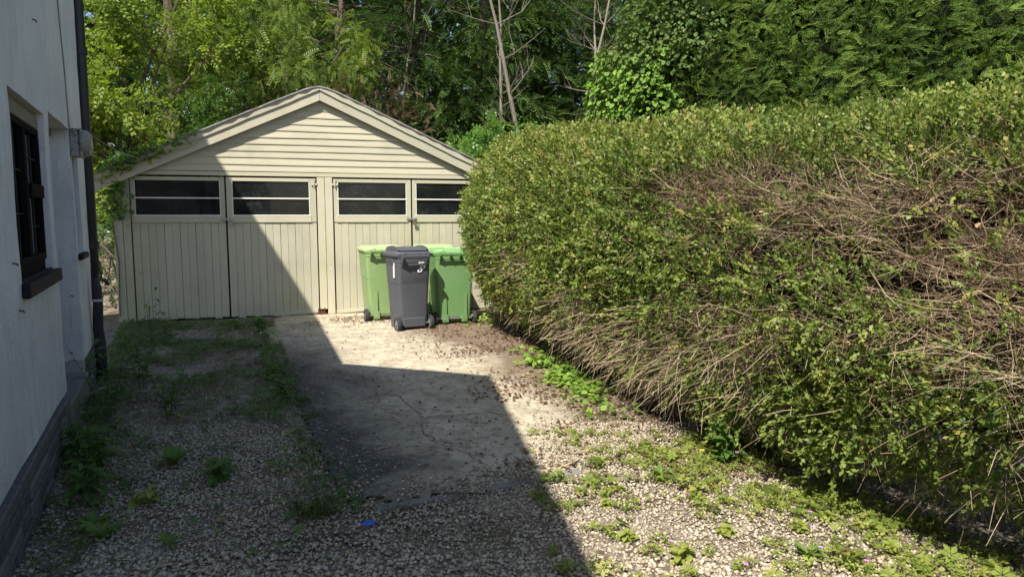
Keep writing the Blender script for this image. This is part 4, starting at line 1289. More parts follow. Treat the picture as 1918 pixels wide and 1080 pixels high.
m_con1 = leaf_mat('conifer_frond', [(0, (.020, .038, .012)), (.35, (.052, .10, .026)), (.65, (.10, .165, .042)), (1, (.19, .25, .07))], .15, .8, .08)
m_con2 = leaf_mat('conifer_frond_brown', [(0, (.05, .028, .018)), (.5, (.12, .075, .05)), (1, (.2, .14, .09))], .05, .8, .1)
def conifer(x, y, h, zb, R, nlimb, label, seed, per=70, size=.30, front=None):
    rng = random.Random(seed); g = np.random.default_rng(seed)
    r = empty('conifer_tree', (x, y, 0)); tag(r, label, 'tree', 'conifers behind the garage')
    mb = MB(); pts = [Vector((0, 0, -.1))]
    for i in range(1, 9): pts.append(Vector((rng.uniform(-.12, .12), rng.uniform(-.12, .12), h*i/8)))
    mb.tube(pts, [.22*(1-.9*i/8)+.015 for i in range(9)], 8, caps=False)
    PS, DS, CT = [], [], []
    for k in range(nlimb):
        z = zb+(h*.97-zb)*(rng.random()**1.25)
        a = rng.uniform(0, 2*math.pi)
        if front and rng.random() < front: a = rng.gauss(-math.pi/2, .9)
        L = R*(1-.55*(z-zb)/(h-zb))*rng.uniform(.55, 1.12)
        el = rng.uniform(-.12, .35)
        d = Vector((math.cos(a)*math.cos(el), math.sin(a)*math.cos(el), math.sin(el)))
        p0 = Vector((0, 0, z)); lp = [p0]
        for i in range(1, 6):
            dd = d.copy(); dd.z -= .06*i
            lp.append(lp[-1]+dd.normalized()*L/5)
        mb.tube(lp, [.045, .038, .03, .022, .014, .006], 4, caps=False)
        m = int(per*(1.5 if y < 20 and label.find('left') < 0 else 1.0)*L/R*rng.uniform(.6, 1.2))
        u = g.random(m)**.6*.9+.14
        ii = np.clip(u*5, 0, 4.99); i0 = ii.astype(int); fr = (ii-i0)[:, None]
        A = np.array([tuple(q) for q in lp]); base = A[i0]*(1-fr)+A[i0+1]*fr
        wid = .42*L/R
        off = g.normal(size=(m, 3))*np.array([wid, wid, .14])*(.35+.65*np.sin(np.clip(u, 0, 1)*2.6))[:, None]
        off[:, 2] -= .25*np.linalg.norm(off[:, :2], axis=1)
        PS.append(base+off); dv = np.array(d)*.8+off*1.1+g.normal(size=(m, 3))*.35
        dv[:, 2] -= .15; DS.append(unit(dv)); CT.append(np.full(m, g.normal(0, .13)))
    mb.build('trunk', m_bark, r)
    P = np.concatenate(PS); D = np.concatenate(DS); ct = np.concatenate(CT); n = len(P)
    X, Y, Z = frames(D, unit(np.array([0, 0, 1.0])+g.normal(size=(n, 3))*.35))
    tint = np.clip(.44+ct+g.normal(0, .10, n), 0, 1)
    V, F, t = scatter(SP_CON[0], SP_CON[1], P, X, Y, Z, size*(.7+.6*g.random(n)), tint, SP_CON[2], .04)
    link('crown', np_mesh('conifer_crown', V, F, t), m_con1, r)
    return r
conifer(-4.1, 17.2, 11, 1.0, 2.3, 100, 'dark conifer rising behind the garage roof, left of the ridge', 11, 60, .34, .4)
conifer(-2.2, 16.2, 10.5, 0.8, 2.3, 120, 'dense dark conifer directly right of the garage ridge', 12, 66, .34, .5)
conifer(-.65, 16.6, 11, 1.2, 2.0, 110, 'conifer behind the right slope of the garage roof', 13, 62, .34, .5)
conifer(.75, 17.8, 12, 2.6, 1.9, 84, 'conifer with bare lower trunk above the bright shrub', 14, 58, .34, .35)
conifer(2.2, 18.2, 12, 2.2, 1.8, 80, 'tall conifer left of the ivy-clad hedge end with a bare lower trunk', 15, 56, .34, .35)
conifer(3.6, 17.0, 12, 3.6, 1.9, 80, 'conifer rising behind the top of the tall clipped hedge', 16, 56, .34, .3)
conifer(-5.9, 18.5, 12, 1.5, 2.3, 52, 'tall conifer behind the lime-leaved trees on the left', 17, 52, .34, .4)
conifer(-8.6, 18.0, 12, 1.5, 2.3, 44, 'conifer at the far left behind the yellow-green tree', 18, 50, .34, .4)
conifer(-2.9, 20.5, 13, 3.0, 2.3, 60, 'shaded conifer in the second row behind the garage ridge', 19, 46, .40, .2)
conifer(.1, 21.0, 13, 4.5, 2.0, 60, 'shaded conifer in the second row behind the bright shrub', 20, 46, .40, .2)
conifer(2.9, 21.5, 13, 4.0, 2.0, 60, 'shaded conifer in the second row behind the tall hedge', 21, 46, .40, .2)
# brown dead frond patch low on the garage-ridge conifer
def deadpatch():
    n = 420; g = np.random.default_rng(5)
    P = g.normal(size=(n, 3))*np.array([.55, .35, .34])+np.array([-2.75, 14.35, 3.75])
    X, Y, Z = frames(unit(g.normal(size=(n, 3))+np.array([0, -.6, -.4])), randunit(n))
    V, F, t = scatter(SP_CON[0], SP_CON[1], P, X, Y, Z, .17*(.7+.6*g.random(n)), g.random(n), SP_CON[2], .1)
    mb = MB(); rng = random.Random(5)
    r = empty('dead_shrub', (0, 0, 0)); tag(r, 'brown dead conifer bough just right of the garage ridge', 'shrub')
    limb(mb, (-2.6, 14.9, -.05), (-.05, -.1, 1), 4.0, .06, 2, rng, .6)
    mb.build('stem', m_bark, r)
    link('crown', np_mesh('dead_frond', V, F, t), m_con2, r)
deadpatch()
# pale bare trunks standing in front of the conifers
def bare_tree(x, y, h, lean, label, seed, r0=.09):
    rng = random.Random(seed); r = empty('bare_tree', (x, y, 0)); tag(r, label, 'tree', 'bare pale trunks among the conifers')
    mb = MB(); pts = [Vector((0, 0, -.1))]; d = Vector((lean[0], lean[1], 1)).normalized()
    n = 10
    for i in range(n):
        d = (d+Vector((rng.uniform(-.1, .1), rng.uniform(-.1, .1), .05))).normalized(); pts.append(pts[-1]+d*h/n)
    rr = [r0*(1-.75*i/n) for i in range(n+1)]
    mb.tube(pts, rr, 7, caps=False)
    b = mb
    for i in range(4, n):
        for _ in range(rng.randint(1, 3)):
            a = rng.uniform(0, 6.28)
            limb(b, pts[i], (math.cos(a), math.sin(a), rng.uniform(.1, .9)), rng.uniform(.6, 1.5), rr[i]*.45, 2, rng, .8, .3, 4, True, (2, 3), 4)
    b.build('trunk', m_deadbark, r)
bare_tree(.60, 14.7, 7.0, (.03, 0), 'leaning pale bare trunk right of centre above the bright shrub', 31, .075)
bare_tree(.12, 14.6, 7.0, (.02, 0), 'twisted pale trunk above the right garage slope', 32, .055)
bare_tree(1.28, 14.9, 7.2, (-.03, 0), 'forked pale bare trunk nearest the ivy-clad hedge end', 33, .06)
bare_tree(-3.1, 15.4, 7.2, (.05, 0), 'thin bare pale stems rising behind the garage ridge', 34, .045)
bare_tree(-2.2, 15.2, 7.0, (-.03, 0), 'slender bare stem a little right of the garage ridge', 35, .04)
bare_tree(1.9, 15.0, 7.0, (.0, 0), 'brown slender trunk in the dark gap beside the ivy', 36, .07)

def clump_tree(name, label, x, y, clumps, T, mat, size, per, seed, trunk_h=2.0, cat='tree', hang=.3, r0=.10, tbase=.5, tvar=.14, flat=.75, group=None):
    """clumps: (dx, dy, z, radius)"""
    g = np.random.default_rng(seed); rng = random.Random(seed)
    r = empty(name, (x, y, 0)); tag(r, label, cat, group)
    mb = MB()
    top = Vector((0, 0, trunk_h))
    mb.tube([(0, 0, -.1), (.04, -.03, trunk_h*.5), tuple(top)], [r0, r0*.8, r0*.65], 7, caps=False)
    PS, NS_, TT = [], [], []
    for (dx, dy, z, R) in clumps:
        c = Vector((dx, dy, z))
        mid = top.lerp(c, .5)+Vector((rng.uniform(-.2, .2), rng.uniform(-.2, .2), .25))
        mb.tube([top if z > trunk_h else Vector((0, 0, max(.2, z*.5))), mid, c], [r0*.4, r0*.25, .012], 5, caps=False)
        for _ in range(4): limb(mb, mid.lerp(c, rng.random()), (rng.uniform(-1, 1), rng.uniform(-1, 1), rng.uniform(-.2, 1)), R*.9, r0*.14, 1, rng, .8, .1, 4, True, (1, 3), 4)
        # sub-lobes make the clump uneven
        lobes = max(4, int(7*R))
        for q in range(lobes):
            v = g.normal(size=3); v /= np.linalg.norm(v); v[2] = v[2]*flat+.1
            lc = np.array(c)+v*R*g.uniform(.45, .95); lr = R*g.uniform(.28, .5)
            m = int(per*2.0*lr*lr*g.uniform(.7, 1.2))
            u = unit(g.normal(size=(m, 3))); rad_ = lr*(g.random(m)**.38)
            p = lc+u*rad_[:, None]*np.array([1, 1, .75])
            PS.append(p); NS_.append(u); TT.append(np.full(m, g.normal(0, tvar*.8)))
    mb.build('trunk', m_bark, r)
    P = np.concatenate(PS); U = np.concatenate(NS_); tt = np.concatenate(TT); n = len(P)
    X, Y, Z = frames(unit(U*.8+g.normal(size=(n, 3))*.6+np.array([0, 0, -hang])), unit(U*.6+g.normal(size=(n, 3))*.5+np.array([0, 0, .8])))
    V, F, t = scatter(T[0], T[1], P, X, Y, Z, size*(.65+.7*g.random(n)), np.clip(tbase+tt+g.normal(0, tvar*.6, n), 0, 1), T[2], .06)
    link('crown', np_mesh(name+'_crown', V, F, t), mat, r)
    return r
LIME = [(0, (.045, .08, .014)), (.35, (.115, .175, .022)), (.65, (.215, .285, .034)), (1, (.36, .395, .06))]
m_lime_t = leaf_mat('lime_tree_leaf', LIME, .38, .5, .3)
m_pin = leaf_mat('feathery_leaf', [(0, (.045, .08, .018)), (.4, (.11, .17, .028)), (.7, (.205, .265, .042)), (1, (.34, .37, .075))], .38, .5, .3)
m_mid = leaf_mat('mid_green_leaf', [(0, (.018, .042, .010)), (.4, (.045, .10, .02)), (.75, (.09, .17, .032)), (1, (.17, .25, .05))], .32, .42, .45)
clump_tree('broadleaf_tree', 'yellow-green broadleaf tree crowding the garage eave beside the downpipe', -7.0, 12.4,
           [(-.9, -.2, 4.4, 1.1), (.2, -.3, 3.7, 1.0), (-.3, .1, 2.6, 1.05), (.9, -.2, 2.7, .75), (-1.1, .2, 3.2, 1.0), (.1, .3, 5.0, .8), (-.4, -.1, 1.5, .8), (1.1, .4, 3.6, .7), (-1.0, .3, 5.6, .9), (.7, .5, 4.6, .9), (1.0, .6, 5.6, .9), (1.5, .8, 4.7, .7), (-1.9, .5, 4.6, 1.0), (-1.7, .4, 2.4, .9)],
           SP_BRD, m_lime_t, .20, 260, 41, 2.2, hang=.35)
clump_tree('feathery_tree', 'drooping lime-green feathery tree behind the left garage slope', -4.9, 14.6,
           [(-.2, -.3, 4.6, 1.1), (1.0, -.5, 4.1, 1.0), (.6, -.2, 5.4, 1.0), (-1.2, .0, 5.2, 1.1), (-.6, -.4, 3.5, 1.0), (.5, -.6, 3.2, .8), (1.5, -.2, 5.0, .7), (-1.9, .1, 4.4, .9), (-.3, .1, 6.2, 1.1), (-1.9, .2, 6.2, .9)],
           SP_PIN, m_pin, .23, 270, 42, 2.4, hang=.7)
clump_tree('hawthorn', 'mid-green thorn bush spilling over the left slope of the garage roof', -5.3, 13.0,
           [(-.6, -.1, 2.9, .85), (.3, -.2, 2.9, .75), (1.1, .1, 3.0, .7), (-1.2, 0, 2.4, .8), (-.2, .2, 3.6, .7)],
           SP_BRD, m_mid, .15, 420, 43, 1.6, 'shrub', hang=.2, tbase=.55)
clump_tree('bright_shrub', 'bright green leafy shrub between the garage and the hedge', -.55, 12.9,
           [(0, 0, 2.85, .45), (.45, .1, 2.5, .38), (-.45, 0, 2.35, .40), (.15, -.1, 2.2, .5), (.75, .1, 3.1, .26), (.05, .1, 3.3, .30), (-.3, 0, 2.75, .38), (.95, .0, 2.35, .30), (-.75, .1, 2.0, .35), (1.25, .1, 2.2, .25)],
           SP_BRD, leaf_mat('bright_shrub_leaf', [(0, (.05, .11, .02)), (.45, (.11, .22, .035)), (.8, (.17, .30, .06)), (1, (.27, .35, .1))], .35, .45, .4), .20, 480, 44, 1.5, 'shrub', hang=.1, tbase=.55, r0=.05)
clump_tree('dark_shrub', 'dull green shrub at the foot of the ivy behind the front hedge', 1.25, 12.4,
           [(-.2, 0, 2.3, .5), (.2, .1, 2.8, .5), (.3, 0, 2.2, .5)], SP_BRD, m_mid, .13, 420, 45, 1.2, 'shrub', hang=.2, tbase=.35, r0=.05)
clump_tree('undergrowth_bush', 'dark bush in the gap between cottage and garage', -6.4, 11.2,
           [(0, 0, 1.6, .6), (-.3, .3, .9, .6), (.1, .4, 2.2, .55), (-.2, 0, .5, .5)], SP_BRD, m_mid, .13, 420, 46, .8, 'shrub', hang=.2, tbase=.35, r0=.05)
# far wood closing the view behind the conifers
def far_wood():
    g = np.random.default_rng(77); n = 8000
    P = np.stack([g.uniform(-26, 24, n), g.uniform(25, 33, n), g.random(n)**.85*14], 1)
    hgt = 11+4*vnoise(P*np.array([1, 0, 0]), .35, 3)
    P = P[P[:, 2] < hgt]; n = len(P)
    kp = g.random(n) < np.where(P[:, 2] < 3.0, .7, 1); P = P[kp]; n = len(P)
    X, Y, Z = frames(unit(g.normal(size=(n, 3))+np.array([0, -.4, -.2])), unit(g.normal(size=(n, 3))*.6+np.array([0, -.4, .8])))
    V, F, t = scatter(SP_BRD[0], SP_BRD[1], P, X, Y, Z, 1.5*(.7+.6*g.random(n)), np.clip(.3+g.normal(0, .12, n), 0, 1), SP_BRD[2], .05)
    o = link('far_wood', np_mesh('far_wood', V, F, t), m_con1); tag(o, 'distant wood closing the view behind the conifers', 'wood', kind='stuff')
far_wood()

# ivy creeping over the left end of the garage roof and down its corner
def roof_ivy():
    g = np.random.default_rng(9); n = 620; Ps, Ns = [], []
    for _ in range(n):
        s = g.triangular(-.2, .25, 1.25); y = g.uniform(-.2, .7)
        if g.random() < .30:
            s = g.normal(.06, .10); z = g.triangular(1.35, 2.0, 2.15); y = -.05-.05*g.random(); nn = (0, -1, .3)
        else:
            z = roof_z(s)+.03+abs(g.normal(0, .05)); nn = (-.3, -.5, .8)
            if g.random() < .4: y = -.17; z -= g.random()*.16
        p = to_world_g(s, y, z); Ps.append(tuple(p)); Ns.append(nn)
    P = np.array(Ps); N = unit(np.array(Ns, float)+g.normal(size=(n, 3))*.5)
    X, Y, Z = frames(unit(g.normal(size=(n, 3))+np.array([0, -.5, -.8])), N)
    V, F, t = scatter(LEAF1[0], LEAF1[1], P, X, Y, Z, .065*(.6+.8*g.random(n)), np.clip(.4+g.normal(0, .18, n), 0, 1), LEAF1[2])
    r = empty('roof_ivy', tuple(to_world_g(.2, 0, 0))); r.location = (0, 0, 0)
    tag(r, 'ivy creeping over the left end of the garage roof and down its corner', 'ivy')
    link('foliage', np_mesh('roof_ivy', V, F, t), m_ivy, r)
    mb = MB()
    mb.tube([to_world_g(.02, -.03, .1), to_world_g(.05, -.03, .9), to_world_g(-.02, -.03, 1.6), to_world_g(.1, -.05, 2.05), to_world_g(.2, -.16, 2.2), to_world_g(.7, -.16, 2.45)], .008, 5)
    mb.build('stem', m_bark, r)
roof_ivy()
# ------------------------------------------------------------------ gravel, litter, weeds
phi = (1+5**.5)/2
ICO = np.array([(-1, phi, 0), (1, phi, 0), (-1, -phi, 0), (1, -phi, 0), (0, -1, phi), (0, 1, phi), (0, -1, -phi), (0, 1, -phi), (phi, 0, -1), (phi, 0, 1), (-phi, 0, -1), (-phi, 0, 1)])/1.902
ICF = np.array([(0, 11, 5), (0, 5, 1), (0, 1, 7), (0, 7, 10), (0, 10, 11), (1, 5, 9), (5, 11, 4), (11, 10, 2), (10, 7, 6), (7, 1, 8), (3, 9, 4), (3, 4, 2), (3, 2, 6), (3, 6, 8), (3, 8, 9), (4, 9, 5), (2, 4, 11), (6, 2, 10), (8, 6, 7), (9, 8, 1)])
OCT = np.array([(1, 0, 0), (-1, 0, 0), (0, 1, 0), (0, -1, 0), (0, 0, 1), (0, 0, -1.)]); OCF = np.array([(0, 2, 4), (2, 1, 4), (1, 3, 4), (3, 0, 4), (2, 0, 5), (1, 2, 5), (3, 1, 5), (0, 3, 5)])
def stones(name, P, size, mat, label, base, faces, flat=.62, tshift=0):
    out = []; n = len(P); var = 8; g = RNG
    which = g.integers(0, var, n)
    for k in range(var):
        T = base*(1+g.normal(0, .17, (len(base), 1)))*np.array([1.0, g.uniform(.6, .95), flat*g.uniform(.8, 1.15)])
        m = which == k; q = P[m]; nn = len(q)
        a = g.uniform(0, 2*math.pi, nn)
        X, Y, Z = frames(np.stack([np.cos(a), np.sin(a), g.normal(0, .25, nn)], 1), unit(np.stack([g.normal(0, .3, nn), g.normal(0, .3, nn), np.ones(nn)], 1)))
        out.append(scatter(T, faces, q, X, Y, Z, size[m], np.clip(g.beta(2.2, 2.0, nn)+tshift, 0, 1)))
    V, F, t = merge(out)
    o = link(name, np_mesh(name, V, F, t), mat); tag(o, label, kind='stuff')
    return o
m_gravel = Mat('limestone_gravel', .82, .2)
m_gravel.color(m_gravel.mix(m_gravel.ramp(m_gravel.noise(90, 3), [(.45, 0.0), (.7, .4)]), m_gravel.ramp(m_gravel.attr(), [(0, (.13, .105, .08)), (.25, (.29, .24, .175)), (.6, (.44, .375, .275)), (.9, (.57, .505, .395)), (1, (.64, .585, .49))]), (.2, .17, .13)))
m_gravel = m_gravel.m
def area(n, x0, x1, y0, y1, dens):
    x = RNG.uniform(x0, x1, n); y = RNG.uniform(y0, y1, n)
    k = RNG.random(n) < dens(x, y)
    return x[k], y[k]
def on_slab(x, y): return slab_inside(x, y)
def yard(x, y): return (x > wall_x(y)+.02) & (x < hedge_x(y)+.42)
def dens_gravel(x, y):
    d = np.where(y < 4.7, 1.0, np.where(x < slab_left(y), np.clip(1-(y-4.4)/2.6, .15, 1), np.clip(1-(y-4.7)/1.3, 0, 1)))
    nz = fnoise(np.stack([x, y, x*0], -1), 1.6, 71)
    d = d*np.clip(.65+1.1*(nz-.2), .55, 1)
    # leaf mould and plants under the hedge
    d = d*np.clip((hedge_x(y)+.42-x)/.35, .0, 1)
    d = d*np.where(x < wall_x(y)+.35, .55, 1)
    s = on_slab(x, y)
    # stones strewn over the slab's near right part
    strew = np.clip((x-.0)/.7, 0, 1)*np.clip((5.9-y)/.9, 0, 1)*np.clip(nz*2.4-.5, 0, 1)
    d = np.where(s, .035*np.clip(nz*4-1, .1, 1)+.9*strew+.9*np.clip(1-(y-slab_front(x))/.42, 0, 1)*np.clip(fnoise(np.stack([x, y, x*0], -1), 4, 73)*5-1.9, 0, 1), d)
    return d*yard(x, y)
x, y = area(72000, -3.3, 2.7, 2.2, 5.0, dens_gravel)
z = np.where(on_slab(x, y), .022, .004)+RNG.random(len(x))*.008
near = y < 3.02
stones('gravel', np.stack([x, y, z], 1)[near], .0055+.0105*RNG.random(near.sum())**2.0, m_gravel, 'pale limestone gravel in the foreground of the yard', ICO, ICF)
x, y, z = x[~near], y[~near], z[~near]
x2, y2 = area(30000, -4.9, 1.9, 5.0, 9.6, dens_gravel); z2 = np.where(on_slab(x2, y2), .022, .004)+RNG.random(len(x2))*.008
x, y, z = np.r_[x, x2], np.r_[y, y2], np.r_[z, z2]
stones('gravel', np.stack([x, y, z], 1), .006+.0105*RNG.random(len(x))**1.8, m_gravel, 'pale gravel beside the concrete drive and along its near edge', OCT, OCF)

# fallen leaves and mulch
m_litter = leaf_mat('leaf_litter', [(0, (.04, .024, .016)), (.4, (.11, .062, .038)), (.75, (.22, .125, .075)), (1, (.36, .25, .16))], .08, .85, .15)
def litter(name, x, y, size, label, z0=.025):
    n = len(x); P = np.stack([x, y, z0+.012*RNG.random(n)], 1)
    X, Y, Z = frames(unit(np.stack([RNG.normal(size=n), RNG.normal(size=n), RNG.normal(0, .22, n)], 1)), unit(np.stack([RNG.normal(0, .4, n), RNG.normal(0, .4, n), np.ones(n)], 1)))
    V, F, t = scatter(LEAF1[0], LEAF1[1], P, X, Y, Z, size*(.5+.8*RNG.random(n)), RNG.beta(2, 2, n), LEAF1[2])
    o = link(name, np_mesh(name, V, F, t), m_litter); tag(o, label, kind='stuff')
    return o
def dl(x, y):
    nz = fnoise(np.stack([x, y, x*0], -1), 1.7, 81)
    d = np.clip(1.25-(hedge_x(y)+.35-x)/1.5, 0, 1)*np.clip(nz*3.2-1.0, .06, 1)
    near_bins = np.exp(-(((x+2.2)/.45)**2+((y-10.15)/.3)**2))*1.4
    path = np.exp(-((x-(.25-.14*(y-4.2)))/.28)**2)*.9*np.clip(nz*4.5-1.7, 0, 1)
    scat = .025*np.clip(fnoise(np.stack([x, y, x*0], -1), 3.1, 87)*5-1.9, 0, 1)
    return (np.clip(d+near_bins+path+scat, 0, 1))*(y < 10.6)*(x < hedge_x(y)+.45)*(x > slab_left(y))
x, y = area(26000, -3.0, 1.7, 3.9, 10.7, dl)
litter('fallen_leaves', x, y, .030, 'dry brown leaf litter on the drive and under the hedge')

# grass and low weeds
m_grass = leaf_mat('grass_blade', [(0, (.03, .045, .014)), (.35, (.055, .09, .02)), (.65, (.115, .145, .04)), (.85, (.22, .19, .085)), (1, (.34, .27, .14))], .3, .5, .3)
m_weed = leaf_mat('weed_leaf', [(0, (.028, .062, .014)), (.4, (.06, .13, .025)), (.75, (.11, .2, .035)), (1, (.20, .27, .06))], .32, .5, .3)
m_yelweed = leaf_mat('yellowing_weed_leaf', [(0, (.09, .14, .028)), (.35, (.19, .245, .045)), (.7, (.30, .33, .075)), (.92, (.40, .385, .13)), (1, (.30, .09, .06))], .35, .5, .3)
def grass(name, x, y, h, label, z0=.0, lean=.55, tb=.45):
    n = len(x); P = np.stack([x, y, np.full(n, z0)], 1)
    X, Y, Z = frames(unit(np.stack([RNG.normal(0, lean, n), RNG.normal(0, lean, n), np.ones(n)], 1)), randunit(n))
    hh = h*(.4+RNG.random(n)*.9)
    T = BLADE[0].copy()
    V, F, t = scatter(T, BLADE[1], P, X, Y, Z, hh, np.clip(tb+RNG.normal(0, .2, n), 0, 1), BLADE[2])
    o = link(name, np_mesh(name, V, F, t), m_grass); tag(o, label, kind='stuff'); return o
def patch(T, name, x, y, size, mat, label, z0=.02, zr=.04, tb=.5, tilt=.35):
    n = len(x); P = np.stack([x, y, z0+zr*RNG.random(n)], 1)
    X, Y, Z = frames(unit(np.stack([RNG.normal(size=n), RNG.normal(size=n), RNG.normal(0, .2, n)], 1)), unit(np.stack([RNG.normal(0, tilt, n), RNG.normal(0, tilt, n)-.1, np.ones(n)], 1)))
    V, F, t = scatter(T[0], T[1], P, X, Y, Z, size*(.55+.8*RNG.random(n)), np.clip(tb+RNG.normal(0, .2, n), 0, 1), T[2], .06)
    o = link(name, np_mesh(name, V, F, t), mat); tag(o, label, kind='stuff'); return o
left = lambda x, y: (x > wall_x(y)+.03) & (x < slab_left(y)+.12) & (y < 9.9)
def dg_left(x, y):
    nz = fnoise(np.stack([x, y, x*0], -1), 2.2, 93); nz2 = fnoise(np.stack([x, y, x*0], -1), 6, 97)
    edge = np.exp(-((x-slab_left(y)+.05)/.14)**2)*.5*np.clip(nz2*4-1.5, 0, 1)
    wallb = np.exp(-((x-wall_x(y)-.12)/.30)**2)*.75
    d = np.clip((y-3.9)/1.7, .06, .70)*np.clip(nz*5.5-2.1, .10, .9)*np.clip(nz2*5-1.7, .08, 1)+edge+wallb*np.clip(nz2*3-1, 0, 1)
    d = d+.8*np.exp(-((y-9.5)/.28)**2)*np.exp(-((x+4.8)/.8)**2)
    d = d+.22*np.clip(nz2*6-3.1, 0, 1)*(y > 2.9)
    return np.clip(d, 0, 1)*left(x, y)
x, y = area(95000, -5.6, -.7, 2.8, 9.9, dg_left)
grass('grass', x, y, .085, 'thin grass and weeds between the cottage and the concrete drive', 0, .6, .60)
x, y = area(30000, -5.6, -.7, 2.8, 9.9, lambda x, y: dg_left(x, y)**1.2)
patch(CLOV, 'low_weeds', x, y, .030, m_weed, 'low leafy weeds in the shaded gravel by the cottage', .015, .07, .52)
def dg_right(x, y):
    nz = fnoise(np.stack([x, y, x*0], -1), 2.8, 103); nz2 = fnoise(np.stack([x, y, x*0], -1), 8, 107)
    hd_ = hedge_x(y)+.15-x
    d = np.clip(1.25-hd_/1.0, 0, 1)*np.clip(nz*3.8-1.3, .04, 1.1)+np.clip(nz2*6-3.5, 0, 1)*.6
    return np.clip(d, 0, 1)*(x < hedge_x(y)+.25)*(x > .12-.02*(y-3))*(y < 4.75)*np.clip(nz2*3-.6, .1, 1)
x, y = area(24000, 0, 2.6, 2.0, 4.8, dg_right)
patch(CLOV, 'low_weeds', x, y, .021, m_yelweed, 'yellow-green trefoil weeds in the sunlit gravel by the hedge foot', .015, .04, .45)
x, y = area(1500, 0, 2.6, 2.0, 4.8, dg_right)
patch(ROSE, 'low_weeds', x, y, .042, m_yelweed, 'larger-leaved yellow-green weeds among the trefoil by the hedge foot', .015, .05, .42, .5)
x, y = area(30000, 0, 2.6, 2.0, 4.8, dg_right)
grass('grass', x, y, .07, 'wispy sunlit grass in the gravel at the hedge foot', 0, .6, .66)
# ground ivy beneath the far half of the hedge
gi = lambda x, y: np.clip(np.exp(-((x-(.60-.20*(y-6.0)))/.22)**2)*np.exp(-((y-6.55)/.85)**2)*1.6*np.clip(fnoise(np.stack([x, y, x*0], -1), 3.4, 113)*3.4-1.05, 0, 1), 0, 1)
x, y = area(9000, -.4, 1.5, 4.9, 8.6, gi)
patch(LEAF1, 'ground_ivy', x, y, .058, m_ivy, 'bright ground ivy creeping out from under the hedge', .03, .06, .55, .5)
gi2 = lambda x, y: np.exp(-(((x+.38)/.16)**2+((y-9.75)/.28)**2))
x, y = area(700, -.9, .2, 9.0, 10.4, gi2)
patch(LEAF1, 'ground_ivy', x, y, .06, m_ivy, 'small ivy patch beside the green bin wheel', .03, .1, .6, .5)
# sparse tufts on the drive and round its near edge
tu = []
for (tx, ty, tr, k) in ((-1.30, 6.35, .05, 60), (-2.9, 9.6, .28, 500), (-.30, 3.66, .12, 260), (.05, 3.86, .1, 200), (-.62, 3.52, .12, 240), (.62, 5.15, .16, 700), (.35, 4.4, .18, 300), (-.1, 3.2, .10, 160), (-1.02, 3.3, .10, 100), (-.45, 3.15, .08, 120), (.4, 6.0, .25, 300)):
    a = RNG.normal(size=(k, 2))*tr*.6; tu.append(a+np.array([tx, ty]))
tu = np.concatenate(tu)
grass('grass', tu[:, 0], tu[:, 1], .055, 'scattered grass tufts on and around the concrete drive', .01, .7, .5)

# individual weeds with countable leaves
def leaf_mesh(name, l, w, curl, mat, seg=4):
    vs, fs = [], []
    for i in range(seg+1):
        u = i/seg; ww = w*math.sin(math.pi*min(.97, u*.93+.06))**.8
        z = curl*u*(1-u)*1.2-curl*u*u*.7
        vs += [(u*l, -ww/2, z*l+.16*ww), (u*l, 0, z*l), (u*l, ww/2, z*l+.16*ww)]
    for i in range(seg):
        a = i*3
        fs += [(a, a+1, a+4, a+3), (a+1, a+2, a+5, a+4)]
    me = bpy.data.meshes.new(name); me.from_pydata(vs, [], fs); me.update()
    at = me.attributes.new('tint', 'FLOAT', 'POINT'); at.data.foreach_set('value', np.full(len(vs), TINT, np.float32))
    me.materials.append(mat)
    return me
TINT = .5
LM = {}
def lm(kind):
    global TINT
    if kind not in LM:
        TINT = {'dock': .75, 'nettle': .5, 'tall': .45, 'yellow': .6, 'rosette': .8, 'bramble': .5}[kind]
        m = {'yellow': m_yelweed}.get(kind, m_weed)
        l, w = {'dock': (.12, .042), 'nettle': (.075, .042), 'tall': (.07, .022), 'yellow': (.055, .04), 'rosette': (.11, .036), 'bramble': (.07, .05)}[kind]
        LM[kind] = leaf_mesh('leaf', l, w, .22, m)
    return LM[kind]
m_stem = plain('weed_stem', (.09, .13, .035), .7, .2)
